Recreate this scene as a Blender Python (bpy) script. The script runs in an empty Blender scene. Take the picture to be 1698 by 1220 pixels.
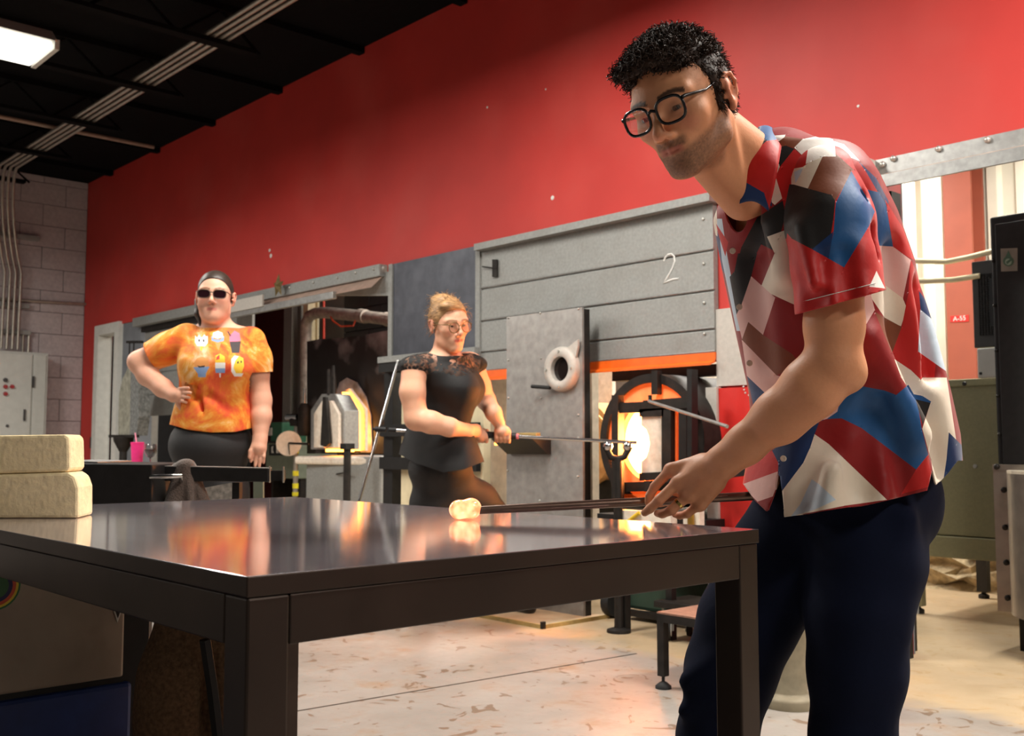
import bpy, bmesh, math, random
import numpy as np
from mathutils import Vector, Matrix
random.seed(7); RNG = np.random.default_rng(7)
scene = bpy.context.scene
COL = scene.collection

# ------------------------------------------------------------------ camera
F_PX, IMG_W, IMG_H = 1730.0, 1698.0, 1220.0
YAW, TILT = math.radians(42.4), math.radians(4.27)
CAM = np.array([0.0, 0.0, 0.88])
FW = np.array([-math.cos(YAW)*math.cos(TILT), math.sin(YAW)*math.cos(TILT), math.sin(TILT)])
RT = np.array([math.sin(YAW), math.cos(YAW), 0.0])
UP = np.cross(RT, FW)
cam_data = bpy.data.cameras.new('camera'); cam_data.sensor_width = 36.0
cam_data.lens = 36.0*F_PX/IMG_W; cam_data.clip_start = 0.05; cam_data.clip_end = 100
cam = bpy.data.objects.new('camera', cam_data); COL.objects.link(cam)
m3 = Matrix((RT, UP, -FW)).transposed()
cam.matrix_world = Matrix.Translation(Vector(CAM)) @ m3.to_4x4()
scene.camera = cam
cam_data.dof.use_dof = True; cam_data.dof.focus_distance = 1.95; cam_data.dof.aperture_fstop = 9.0

# ------------------------------------------------------------------ world, exposure
scene.view_settings.view_transform = 'Standard'
scene.view_settings.look = 'None'
scene.view_settings.gamma = 1.0
scene.view_settings.use_curve_mapping = False
scene.view_settings.exposure = 0.0
world = bpy.data.worlds.new('world'); scene.world = world; world.use_nodes = True
bgn = world.node_tree.nodes['Background']
bgn.inputs[0].default_value = (1.0, 0.93, 0.86, 1); bgn.inputs[1].default_value = 0.07
LAMP_HALL, LAMP_BAY = 84.0, 80.0

# ------------------------------------------------------------------ rescaled building layout
# The building and its furnace wall were laid out from image pixels for a higher camera;
# mkobj() and thing() enlarge them about the camera, floor level at FZ, while BAY is on.  Everything else is drawn in metres.
RESCALE, FZ, BAY = 1.144, 0.2708, True
EYE = np.array([0.0, 0.0, FZ+0.88/RESCALE])
def conv(P):
    P = np.asarray(P, float)
    if not BAY: return P
    Q = (P-np.array([0, 0, FZ]))*RESCALE
    if Q.ndim == 2: Q[:, 2] = np.maximum(Q[:, 2], FLOORMIN)
    return Q
FLOORMIN = -9.0
# ------------------------------------------------------------------ pixel <-> world helpers (frame 1698 x 1220)
def eye(): return EYE if BAY else CAM
def ray(x, y): return FW + RT*(x-849)/F_PX - UP*(y-610)/F_PX
def atd(x, y, d): return eye() + ray(x, y)*d
def onY(x, y, Y): r = ray(x, y); return eye() + r*(Y/r[1])
def onX(x, y, X): r = ray(x, y); return eye() + r*(X/r[0])
def onZ(x, y, z): r = ray(x, y); e = eye(); return e + r*((z-e[2])/r[2])
def px(P):
    q = np.asarray(P, float)-CAM; d = q@FW
    return np.stack([849+F_PX*(q@RT)/d, 610-F_PX*(q@UP)/d], -1)
A3 = lambda *a: np.array(a, float)

# ------------------------------------------------------------------ materials
def lin(c):
    return tuple((v/12.92 if v <= .04045 else ((v+.055)/1.055)**2.4) for v in (x/255.0 for x in c))
_M = {}
def mat(name, col, rough=.6, metal=0.0, var=.12, scale=18.0, bump=.0, emit=None, estr=0.0, col2=None, spec=.5, trans=0.0,
        attr=None, coat=0.0, sss=0.0, dirt=None, dscale=3.0, damt=.5, stretch=None, alpha=1.0, sheen=0.0):
    if name in _M: return _M[name]
    m = bpy.data.materials.new(name); m.use_nodes = True
    nt = m.node_tree; b = nt.nodes['Principled BSDF']; N = nt.nodes.new; Lk = nt.links.new
    c = lin(col)
    tc = N('ShaderNodeTexCoord'); vec = tc.outputs['Object']
    if stretch:
        mp = N('ShaderNodeMapping'); mp.inputs['Scale'].default_value = stretch; Lk(vec, mp.inputs[0]); vec = mp.outputs[0]
    nz = N('ShaderNodeTexNoise'); nz.inputs['Scale'].default_value = scale; nz.inputs['Detail'].default_value = 5; Lk(vec, nz.inputs[0])
    mix = N('ShaderNodeMix'); mix.data_type = 'RGBA'
    c2 = lin(col2) if col2 else tuple(v*(1-var*1.6) for v in c)
    hi = c if col2 else tuple(min(1, v*(1+var)) for v in c)
    mix.inputs[6].default_value = (*c2, 1); mix.inputs[7].default_value = (*hi, 1)
    mr = N('ShaderNodeMapRange'); mr.inputs[1].default_value = .3; mr.inputs[2].default_value = .7; Lk(nz.outputs[0], mr.inputs[0]); Lk(mr.outputs[0], mix.inputs[0])
    out = mix.outputs[2]
    if dirt:
        n2 = N('ShaderNodeTexNoise'); n2.inputs['Scale'].default_value = dscale; n2.inputs['Detail'].default_value = 7; Lk(tc.outputs['Object'], n2.inputs[0])
        r2 = N('ShaderNodeMapRange'); r2.inputs[1].default_value = .5; r2.inputs[2].default_value = .72; r2.inputs[4].default_value = damt; Lk(n2.outputs[0], r2.inputs[0])
        mx = N('ShaderNodeMix'); mx.data_type = 'RGBA'; Lk(r2.outputs[0], mx.inputs[0]); Lk(out, mx.inputs[6]); mx.inputs[7].default_value = (*lin(dirt), 1); out = mx.outputs[2]
    if attr:
        at = N('ShaderNodeAttribute'); at.attribute_name = attr
        mx = N('ShaderNodeMix'); mx.data_type = 'RGBA'; mx.blend_type = 'MULTIPLY'; mx.inputs[0].default_value = 1
        Lk(at.outputs['Color'], mx.inputs[6])
        g = N('ShaderNodeMapRange'); g.inputs[3].default_value = 1-var; g.inputs[4].default_value = 1+var; Lk(nz.outputs[0], g.inputs[0]); Lk(g.outputs[0], mx.inputs[7]); out = mx.outputs[2]
    Lk(out, b.inputs['Base Color'])
    b.inputs['Roughness'].default_value = rough; b.inputs['Metallic'].default_value = metal
    b.inputs['Specular IOR Level'].default_value = spec
    if coat: b.inputs['Coat Weight'].default_value = coat
    if sheen: b.inputs['Sheen Weight'].default_value = sheen; b.inputs['Sheen Roughness'].default_value = .4
    if sss:
        b.inputs['Subsurface Weight'].default_value = sss; b.inputs['Subsurface Radius'].default_value = (.9, .35, .2); b.inputs['Subsurface Scale'].default_value = .008
    if trans: b.inputs['Transmission Weight'].default_value = trans
    if alpha < 1: b.inputs['Alpha'].default_value = alpha
    if bump:
        bp = N('ShaderNodeBump'); bp.inputs['Strength'].default_value = bump; bp.inputs['Distance'].default_value = .01
        Lk(nz.outputs[0], bp.inputs['Height']); Lk(bp.outputs[0], b.inputs['Normal'])
    if emit:
        b.inputs['Emission Color'].default_value = (*lin(emit), 1); b.inputs['Emission Strength'].default_value = estr
    _M[name] = m; return m

M_red = mat('red_wall_paint', (190, 50, 43), .6, var=.06, scale=2.5, bump=.02, dirt=(205, 95, 85), dscale=1.3, damt=.25)
M_cmu = mat('white_block_paint', (176, 166, 166), .75, var=.08, scale=30, bump=.15)
M_mortar = mat('block_joint', (120, 112, 112), .9)
M_ceil = mat('black_ceiling_paint', (9, 9, 10), .95, var=.2, spec=.1)
M_blk = mat('black_steel', (26, 25, 25), .5, .3, var=.2, scale=30)
M_blk2 = mat('dark_iron', (40, 36, 33), .6, .5, var=.25, scale=25)
M_galv = mat('galvanized_steel', (165, 165, 163), .45, .75, var=.1, scale=40, dirt=(120, 118, 115), dscale=8, damt=.35)
M_galvd = mat('dull_galvanized', (150, 151, 148), .6, .35, var=.08, scale=60, dirt=(122, 118, 110), dscale=5, damt=.3)
M_steelsheet = mat('brushed_steel_sheet', (158, 154, 150), .42, .5, var=.12, scale=22, dirt=(190, 188, 185), dscale=9, damt=.25)
M_darksheet = mat('dark_steel_sheet', (78, 80, 88), .45, .55, var=.15, scale=12, dirt=(110, 112, 120), dscale=4, damt=.4)
M_white = mat('white_trim_paint', (214, 214, 208), .5, var=.05)
M_greyw = mat('grey_blue_paint', (118, 122, 128), .7, var=.1, scale=6)
M_or = mat('orange_paint', (240, 105, 25), .45, var=.08)
M_cond = mat('conduit_metal', (178, 172, 160), .4, .8, var=.1)
M_cab = mat('cabinet_grey_enamel', (186, 186, 180), .45, var=.04)
M_ref = mat('white_refractory', (226, 214, 198), .85, var=.08, scale=35, bump=.2, dirt=(190, 160, 130), dscale=14, damt=.4)
M_refo = mat('heat_stained_refractory', (222, 170, 110), .9, var=.12, scale=20, bump=.3, dirt=(180, 110, 60), dscale=9, damt=.6)
M_soot = mat('sooted_steel', (26, 26, 28), .6, .3, var=.3, scale=7, dirt=(160, 162, 168), dscale=1.9, damt=.9)
M_rust = mat('brown_oxide_steel', (150, 74, 52), .6, var=.08, scale=6, dirt=(120, 60, 45), dscale=6, damt=.4)
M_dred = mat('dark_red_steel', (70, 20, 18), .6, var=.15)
M_corr = mat('white_corrugated_siding', (226, 218, 200), .5, .1, var=.06, scale=4, dirt=(190, 175, 150), dscale=2.5, damt=.35)
M_cream = mat('cream_conduit_paint', (222, 208, 172), .5, var=.06)
M_olive = mat('olive_enamel', (128, 124, 94), .55, var=.05, scale=80, bump=.04)
M_stain = mat('satin_stainless', (170, 160, 150), .35, .9, var=.1, scale=14)
M_rock = mat('rough_concrete', (170, 152, 120), .95, var=.25, scale=25, bump=1.0, dirt=(110, 95, 70), dscale=9, damt=.7)
M_redp = mat('bright_red_panel', (205, 40, 34), .45, var=.04)
M_greyp = mat('light_grey_panel', (190, 184, 176), .6, .2, var=.05, scale=50)
M_green = mat('machine_green', (40, 92, 66), .5, var=.1)
M_grgrey = mat('green_grey_enamel', (112, 120, 104), .5, var=.08)
M_rubber = mat('black_rubber', (24, 24, 25), .7)
M_chrome = mat('chrome', (200, 200, 200), .2, 1.0, var=.03)
M_towel = mat('grey_terry_cloth', (92, 78, 70), .95, var=.2, scale=220, bump=.5, sheen=.3)
M_brick = mat('soft_firebrick', (248, 226, 178), .95, var=.07, scale=70, bump=.35, dirt=(212, 186, 130), dscale=12, damt=.35)
M_tabtop = mat('polished_marver_steel', (222, 214, 222), .085, .82, var=.06, scale=5, dirt=(176, 166, 172), dscale=2.2, damt=.5, stretch=(1, 6, 1))
M_tabfr = mat('raw_steel_frame', (62, 52, 46), .42, .75, var=.18, scale=10, dirt=(38, 33, 30), dscale=5, damt=.6)
M_insul = mat('silver_pipe_lagging', (170, 160, 150), .6, .4, var=.25, scale=18, bump=.6)
M_wood = mat('charred_cherry_wood', (178, 150, 92), .8, var=.2, scale=16)
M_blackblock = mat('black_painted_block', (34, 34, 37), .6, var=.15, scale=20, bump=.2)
M_zinc = mat('zinc_bolt', (190, 188, 182), .4, .8)

# ------------------------------------------------------------------ mesh builder
class MB:
    def __init__(s): s.v = []; s.f = []
    def pts(s, P): n = len(s.v); s.v.extend([tuple(map(float, p)) for p in P]); return n
    def box(s, lo, hi):
        x0, y0, z0 = lo; x1, y1, z1 = hi
        n = s.pts([(x0,y0,z0),(x1,y0,z0),(x1,y1,z0),(x0,y1,z0),(x0,y0,z1),(x1,y0,z1),(x1,y1,z1),(x0,y1,z1)])
        s.f += [tuple(n+i for i in q) for q in ((0,3,2,1),(4,5,6,7),(0,1,5,4),(1,2,6,5),(2,3,7,6),(3,0,4,7))]; return s
    def obox(s, c, ax, h):
        c = np.asarray(c, float); ax = [np.asarray(a, float)/np.linalg.norm(a) for a in ax]; P = []
        for sz in (-1, 1):
            for sx, sy in ((-1,-1),(1,-1),(1,1),(-1,1)): P.append(c+ax[0]*sx*h[0]+ax[1]*sy*h[1]+ax[2]*sz*h[2])
        n = s.pts(P)
        s.f += [tuple(n+i for i in q) for q in ((0,3,2,1),(4,5,6,7),(0,1,5,4),(1,2,6,5),(2,3,7,6),(3,0,4,7))]; return s
    def bar(s, a, b, w, h, upv=(0,0,1)):
        a = np.asarray(a, float); b = np.asarray(b, float); t = b-a; L = np.linalg.norm(t); t /= L
        u = np.asarray(upv, float); sd = np.cross(t, u)
        if np.linalg.norm(sd) < 1e-4: sd = np.cross(t, (1,0,0))
        sd /= np.linalg.norm(sd); u = np.cross(sd, t)
        return s.obox((a+b)/2, (t, sd, u), (L/2, w/2, h/2))
    def prism(s, P, ext):
        P = [np.asarray(p, float) for p in P]; e = np.asarray(ext, float); k = len(P)
        nrm = np.zeros(3)
        for i in range(k): nrm += np.cross(P[i]-P[0], P[(i+1) % k]-P[0])
        if nrm@e > 0: P = P[::-1]
        n = s.pts(P+[p+e for p in P]); s.f.append(tuple(range(n, n+k))); s.f.append(tuple(range(n+2*k-1, n+k-1, -1)))
        for i in range(k): j = (i+1) % k; s.f.append((n+j, n+i, n+k+i, n+k+j))
        return s
    def tube(s, P, r, n=10, cap=True, closed=False, flat=None):
        P = [np.asarray(p, float) for p in P]; K = len(P); rs = r if hasattr(r, '__len__') else [r]*K
        T = []
        for i in range(K):
            a = P[i-1] if (i > 0 or closed) else P[i]; b = P[(i+1) % K] if (i < K-1 or closed) else P[i]
            t = b-a; T.append(t/(np.linalg.norm(t)+1e-12))
        ref = np.array([0, 0, 1.0]) if abs(T[0][2]) < .9 else np.array([1.0, 0, 0])
        u = np.cross(ref, T[0]); u /= np.linalg.norm(u); base = None; rings = []
        for i in range(K):
            u = u-T[i]*(u@T[i]); u /= np.linalg.norm(u); w = np.cross(T[i], u)
            rings.append(s.pts([P[i]+rs[i]*(u*math.cos(a)+w*math.sin(a)) for a in (2*math.pi*j/n for j in range(n))]))
        for i in range(K if closed else K-1):
            A, B = rings[i], rings[(i+1) % K]
            for j in range(n): q = (j+1) % n; s.f.append((A+j, A+q, B+q, B+j))
        if cap and not closed:
            s.f.append(tuple(rings[0]+j for j in range(n-1, -1, -1))); s.f.append(tuple(rings[-1]+j for j in range(n)))
        return s
    def lathe(s, prof, c, ax=(0,0,1), n=24, cap=True, arc=None):
        ax = np.asarray(ax, float); ax /= np.linalg.norm(ax); c = np.asarray(c, float)
        u = np.cross(ax, (0,0,1) if abs(ax[2]) < .9 else (1,0,0)); u /= np.linalg.norm(u); w = np.cross(ax, u)
        R = [s.pts([c+ax*h+max(r, 1e-4)*(u*math.cos(a)+w*math.sin(a)) for a in (2*math.pi*j/n for j in range(n))]) for r, h in prof]
        for A, B in zip(R, R[1:]):
            for j in range(n): q = (j+1) % n; s.f.append((A+j, A+q, B+q, B+j))
        if cap: s.f.append(tuple(R[0]+j for j in range(n-1, -1, -1))); s.f.append(tuple(R[-1]+j for j in range(n)))
        return s
    def build(s, name, m, parent=None, smooth=False, bevel=0.0, label=None):
        o = mkobj(name, s.v, s.f, m, parent, smooth, bevel, label)
        if smooth: o.data.set_sharp_from_angle(angle=math.radians(62))
        return o

def rootloc(o):
    L = np.zeros(3)
    while o is not None: L += np.array(o.location); o = o.parent
    return L
def mkobj(name, V, Fc, m, parent=None, smooth=False, bevel=0.0, label=None, origin=None):
    V = conv(np.asarray(V, float))
    if parent is not None: off = rootloc(parent)
    elif origin is not None: off = np.asarray(origin, float)
    else: lo, hi = V.min(0), V.max(0); off = np.array([(lo[0]+hi[0])/2, (lo[1]+hi[1])/2, lo[2]])
    me = bpy.data.meshes.new(name); me.from_pydata((V-off).tolist(), [], [list(map(int, f)) for f in Fc] if not isinstance(Fc, np.ndarray) else Fc.tolist()); me.update()
    if isinstance(m, (list, tuple)):
        for k in m: me.materials.append(k)
    elif m: me.materials.append(m)
    if smooth: me.polygons.foreach_set('use_smooth', [True]*len(me.polygons))
    o = bpy.data.objects.new(name, me); COL.objects.link(o)
    if parent is not None: o.parent = parent
    else: o.location = off
    if bevel:
        bv = o.modifiers.new('bevel', 'BEVEL'); bv.width = bevel; bv.segments = 2; bv.limit_method = 'ANGLE'; bv.angle_limit = .7
    if label: o['label'] = label
    return o
def autosmooth(o, ang=40):
    me = o.data; me.polygons.foreach_set('use_smooth', [True]*len(me.polygons))
    try: me.set_sharp_from_angle(angle=math.radians(ang))
    except Exception: pass
    return o
def thing(name, label, cat, loc=(0,0,0), group=None):
    o = bpy.data.objects.new(name, None); COL.objects.link(o); loc = np.array(conv(loc), float); loc[2] = max(loc[2], 0); o.location = tuple(map(float, loc)); o.empty_display_size = .1
    o['label'] = label; o['category'] = cat
    if group: o['group'] = group
    return o
def tag(o, label, cat, group=None):
    o['label'] = label; o['category'] = cat
    if group: o['group'] = group
    return o
def struct(o, label=None):
    o['kind'] = 'structure'
    if label: o['label'] = label
    return o
def copychild(src, parent, shift):
    c = src.copy(); COL.objects.link(c); c.parent = parent; c.location = tuple(np.array(src.location)+np.array(shift)*(RESCALE if BAY else 1)); return c
def pY(pts, Y): return [onY(x, y, Y) for x, y in pts]
def bolts(P, parent, n, r=.006, h=.006, m=None, name='bolt'):
    first = None
    for p in P:
        if first is None:
            first = MB().lathe([(r, 0), (r, h*.5), (r*.6, h)], p, n, 8).build(name, m or M_zinc, parent, True); p0 = np.array(p)
        else: copychild(first, parent, np.array(p)-p0)
# ================================================================== STRUCTURE
WY, EX, CZ, OZ = 3.61, -9.93, 3.53, 2.11      # red wall plane, end wall plane, ceiling, head of the openings
BY = 5.95                                      # back wall of the furnace bay

def floor_material():
    m = bpy.data.materials.new('stained_concrete_floor'); m.use_nodes = True; nt = m.node_tree; N = nt.nodes.new; Lk = nt.links.new
    b = nt.nodes['Principled BSDF']; tc = N('ShaderNodeTexCoord')
    def noise(s, d=8, r=.6):
        n = N('ShaderNodeTexNoise'); n.inputs['Scale'].default_value = s; n.inputs['Detail'].default_value = d; n.inputs['Roughness'].default_value = r; Lk(tc.outputs['Object'], n.inputs[0]); return n
    def ramp(src, lo, hi, a=0, b_=1):
        r = N('ShaderNodeMapRange'); r.inputs[1].default_value = lo; r.inputs[2].default_value = hi; r.inputs[3].default_value = a; r.inputs[4].default_value = b_; Lk(src, r.inputs[0]); return r.outputs[0]
    def mix(f, a, c):
        x = N('ShaderNodeMix'); x.data_type = 'RGBA'; Lk(f, x.inputs[0])
        if isinstance(a, tuple): x.inputs[6].default_value = (*a, 1)
        else: Lk(a, x.inputs[6])
        x.inputs[7].default_value = (*c, 1); return x.outputs[2]
    n1, n2, n3, n4, n5 = noise(1.1), noise(4.5), noise(28), noise(2.3, 10, .7), noise(6.5, 3, .5); n5.inputs['Distortion'].default_value = 2.2
    c = mix(ramp(n1.outputs[0], .35, .65), lin((160, 154, 148)), lin((146, 137, 128)))
    c = mix(ramp(n2.outputs[0], .55, .72, 0, .7), c, lin((150, 120, 88)))
    c = mix(ramp(n4.outputs[0], .6, .72, 0, .5), c, lin((178, 173, 166)))
    c = mix(ramp(n3.outputs[0], .64, .7, 0, .6), c, lin((120, 100, 78)))
    c = mix(ramp(n5.outputs[0], .625, .65, 0, .75), c, lin((112, 86, 62)))
    sp = N('ShaderNodeSeparateXYZ'); Lk(tc.outputs['Object'], sp.inputs[0])
    # the bay beyond the wall has rough, sandy bare concrete
    ad = N('ShaderNodeMath'); ad.operation = 'MULTIPLY_ADD'; Lk(n2.outputs[0], ad.inputs[0]); ad.inputs[1].default_value = .5; Lk(sp.outputs[1], ad.inputs[2])
    c = mix(ramp(ad.outputs[0], 3.62, 3.8, 0, .6), c, lin((196, 166, 118)))
    Lk(c, b.inputs['Base Color'])
    Lk(ramp(n2.outputs[0], .3, .75, .28, .6), b.inputs['Roughness'])
    bp = N('ShaderNodeBump'); bp.inputs['Strength'].default_value = .12; bp.inputs['Distance'].default_value = .01; Lk(n3.outputs[0], bp.inputs['Height']); Lk(bp.outputs[0], b.inputs['Normal'])
    return m
M_floor = floor_material()
FLOORMIN = -9
_q = MB().box((EX-.2, -4, FZ-.08), (5, BY+.2, FZ)); fl = mkobj('floor', _q.v, _q.f, M_floor, origin=(0, 0, 0))
struct(fl, 'stained pale concrete floor'); FLOORMIN = 0.0
M_joint = mat('dark_floor_joint', (70, 58, 48), .9)
def joint(a, b, w, name='floor_joint'):
    a = A3(*a, FZ+.0006); b = A3(*b, FZ+.0006)
    MB().bar(a, b, w, .0012).build(name, M_joint, fl)
joint((-2.73, 1.4), (-2.6, 3.0), .007)
ce = MB().box((EX-.2, -4, CZ), (5, BY+.2, CZ+.1)).build('ceiling', M_ceil); struct(ce, 'black painted ceiling deck')

# red wall with its openings
w = MB()
TH = .14
dL, dR = -9.585, -9.03                         # door frame
w.box((EX, WY, OZ), (5, WY+TH, CZ))
w.box((EX, WY, 0), (dL, WY+TH, OZ))
w.box((-2.66, WY, 0), (-1.90, WY+TH, OZ))
w.box((2.2, WY, 0), (5, WY+TH, OZ))
wr = w.build('wall_right', M_red); struct(wr, 'long red painted wall above the furnace openings')
MB().box((-4.2, WY+TH+.002, OZ+.0), (2.2, WY+TH+.012, CZ-.01)).build('added_bay_lining', M_greyw, wr)  # unseen grey backing, added to keep red bounce light out of the bay
MB().box((-2.66, WY+TH+.002, 0), (-1.90, WY+TH+.012, OZ)).build('added_bay_lining', M_greyw, wr)
MB().box((dR, WY+.012, 0), (-8.66, WY+TH-.01, OZ)).build('grey_infill', M_greyw, wr)
for (x, y, r) in ((447, 415, .012), (449, 424, .016), (916, 328, .012), (808, 178, .007), (1134, 178, .006), (1423, 176, .006), (905, 148, .005)):
    p = onY(x, y, WY); MB().lathe([(r, 0), (r*.8, .002)], p, (0, -1, 0), 9).build('paint_chip', M_white, wr)
# end wall of painted concrete block
wl = MB().box((EX-.15, -4, 0), (EX-.006, WY+.1, CZ)).build('wall_left', M_mortar); struct(wl, 'white painted concrete block end wall')
first = None
for r in range(17):
    z0 = FZ+r*.2; off = .2 if r % 2 else 0.0
    for k in range(9):
        y1 = WY-.004+off-k*.4; y0 = y1-.394
        y1 = min(y1, WY-.002)
        if y0 > WY-.02: continue
        zt = min(z0+.194, CZ-.002)
        if zt <= z0: continue
        if first is None or y1-y0 < .39 or zt-z0 < .19:
            o = MB().box((EX-.02, y0, z0), (EX, y1, zt)).build('block', M_cmu, wl, bevel=.004)
            if first is None and y1-y0 > .39: first = o; f0 = np.array([y0, z0])
        else: copychild(first, wl, (0, y0-f0[0], z0-f0[1]))
# furnace bay: back wall of corrugated siding, side walls, columns
bw = MB()
bw.box((EX, BY+.03, 0), (5, BY+.2, CZ))
bwo = bw.build('wall_back', M_corr); struct(bwo, 'white corrugated metal siding behind the furnaces')
rib = None
for i in range(28):
    X = -6.2+i*.16
    if rib is None:
        rib = MB().prism([(X, BY+.03, 0), (X+.02, BY, 0), (X+.075, BY, 0), (X+.095, BY+.03, 0)], (0, 0, CZ)).build('corrugation_rib', M_corr, bwo)
    else: copychild(rib, bwo, (i*.16, 0, 0))
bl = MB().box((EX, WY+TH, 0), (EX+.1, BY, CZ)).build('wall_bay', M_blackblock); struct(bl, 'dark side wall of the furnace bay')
# black block partition seen behind the left furnace opening
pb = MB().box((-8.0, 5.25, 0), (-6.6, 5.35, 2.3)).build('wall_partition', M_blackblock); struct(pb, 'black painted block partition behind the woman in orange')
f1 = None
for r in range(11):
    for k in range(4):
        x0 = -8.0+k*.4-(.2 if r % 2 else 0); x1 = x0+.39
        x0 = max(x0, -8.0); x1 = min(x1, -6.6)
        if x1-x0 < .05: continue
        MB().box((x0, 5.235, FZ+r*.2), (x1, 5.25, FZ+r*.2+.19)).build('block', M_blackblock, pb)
# door
d = MB(); zt = 2.13
dm = d.prism([(dL, WY-.03, FZ), (dL+.09, WY-.03, FZ), (dL+.09, WY-.03, zt-.09), (dR-.09, WY-.03, zt-.09), (dR-.09, WY-.03, FZ), (dR, WY-.03, FZ), (dR, WY-.03, zt), (dL, WY-.03, zt)], (0, .13, 0)).build('door_1', M_white)
struct(dm, 'white framed door standing ajar in the red wall')
a0 = A3(dL+.1, WY+.1, 0)
lf = MB().obox((dL+.22, WY+.28, 1.02), ((.55, .83, 0), (-.83, .55, 0), (0, 0, 1)), (.2, .02, 1.02)).build('door_leaf', M_white, dm)
MB().obox((dL+.245, WY+.252, 1.05), ((.55, .83, 0), (-.83, .55, 0), (0, 0, 1)), (.028, .012, .8)).build('dark_glass_slot', M_blk, lf)
for z in (.95, 1.62, 1.85):
    MB().obox((dL+.245, WY+.245, z), ((.55, .83, 0), (-.83, .55, 0), (0, 0, 1)), (.04, .014, .035)).build('rail', M_white, lf)
MB().lathe([(.02, 0), (.026, .02), (.02, .045)], (dR-.16, WY+.13, .98), (.3, -.9, 0), 12).build('door_knob', M_chrome, lf, True)
MB().box((dR-.13, WY+.11, 0), (dR-.09, WY+.13, zt-.1)).build('gap_shade_strip', M_blk, dm)  # black strip standing in for the shade inside the open door gap
MB().box((dL-.02, WY-.035, 1.02), (dL-.0, WY-.03, 1.12)).build('strike_plate', M_blk, dm)

# ------------------------------------------------------------------ ceiling: joists, conduits, lamps
for i, X in enumerate((-9.35, -8.35, -7.35, -6.35, -5.35, -4.35, -3.35, -2.35, -1.35, -.35, .65)):
    j = MB()
    j.box((X-.03, -4, CZ-.04), (X+.03, WY, CZ)); j.box((X-.035, -4, CZ-.24), (X+.035, WY-.75, CZ-.215))
    for k in range(13):
        y0 = -3.6+k*.5; j.tube([(X, y0, CZ-.225), (X, y0+.25, CZ-.03), (X, y0+.5, CZ-.225)], .01, 5)
    o = j.build('trim_%d' % (i+1), M_ceil); struct(o, 'black open web ceiling joist')
condg = 'steel conduits running along the ceiling'
names = ('lowest and nearest', 'second', 'third', 'farthest')
for i in range(4):
    Y = 2.56+i*.042
    ys = 2.86+i*.046
    P = [(-1.5, Y, CZ-.2), (-9.0, Y, CZ-.2)]
    for a in range(1, 9):
        t = a/8*math.pi/2; P.append((-9.0-.78*math.sin(t)-.03, Y+(ys-Y)*a/8, CZ-.2-.75*(1-math.cos(t))))
    P.append((-9.84, ys, 1.9))
    o = MB().tube(P, .0125, 8).build('conduit', M_cond, None, True)
    tag(o, 'ceiling conduit bending down the block wall, %s of four' % ('nearest the lamp', 'second from the lamp', 'third from the lamp', 'nearest the red wall')[i], 'conduit', condg)
for z, y0, y1 in ((2.93, 2.72, 3.17), (2.3, 2.72, 3.1), (2.06, 2.72, 3.12)):
    o = MB().box((-9.93, y0, z-.02), (-9.87, y1, z+.02)).build('strut_channel', M_galvd, None, bevel=.003)
    tag(o, {2.93: 'upper grey channel bracket holding the conduits on the block wall', 2.3: 'middle grey channel bracket holding the conduits on the block wall', 2.06: 'lower grey channel bracket above the electrical cabinet'}[z], 'bracket')
o = MB().tube([(-9.9, 2.85, 2.345), (-9.9, WY-.0, 2.37)], .013, 8).build('wall_pipe', M_cond, None, True); tag(o, 'thin horizontal pipe across the white block wall', 'pipe')
for k, (yy) in enumerate((3.06, 3.11)):
    o = MB().tube([(-9.9, yy, 2.06), (-9.9, yy, 1.88)], .012, 8).build('conduit_stub', M_cond, None, True); tag(o, 'short conduit stub above the cabinet, %s' % ('left of the pair' if k == 0 else 'right of the pair'), 'conduit', 'conduit stubs')
o = MB().tube([(-7.87, 0.2, CZ-.14), (-7.87, 3.36, CZ-.14)], .016, 8).build('ceiling_pipe', mat('dusty_pipe', (140, 118, 104), .6), None, True); tag(o, 'single dusty pipe crossing under the conduits at the ceiling', 'pipe')
M_lampglow = mat('lamp_diffuser', (235, 235, 230), .4, emit=(255, 248, 236), estr=2.2)
def fixture(x, y, label, power, ry=.62, z=2.86, col=(1, .95, .87)):
    t = thing('fluorescent_lamp', label, 'ceiling lamp', (x, y, z), 'fluorescent ceiling lamps')
    MB().prism([(x-.19, y-ry, z+.02), (x+.19, y-ry, z+.02), (x+.1, y-ry, z+.1), (x-.1, y-ry, z+.1)], (0, 2*ry, 0)).build('housing', M_cab, t)
    df = MB().box((x-.175, y-ry+.02, z-.02), (x+.175, y+ry-.02, z+.018)).build('diffuser', M_lampglow, t, bevel=.01)
    for s in (-1, 1):
        MB().box((x-.185, y+s*ry-.012, z-.022), (x+.185, y+s*ry+.012, z+.03)).build('end_cap', M_cab, t)
        MB().tube([(x, y+s*ry*.6, z+.1), (x-.1, y+s*ry*.6, CZ-.02)], .004, 5).build('hanger_wire', M_cond, t)
    L = bpy.data.lights.new('lamp_light', 'AREA'); L.shape = 'RECTANGLE'; L.size = .38; L.size_y = (2*ry-.06)*RESCALE; L.energy = power; L.color = col
    lo = bpy.data.objects.new('lamp_light', L); COL.objects.link(lo); lo.parent = t; lo.location = (0, 0, -.03)
    return t
fixture(-5.69, 1.2, 'fluorescent ceiling lamp hanging in view under the black ceiling', LAMP_HALL*.7, z=3.12)
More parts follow.
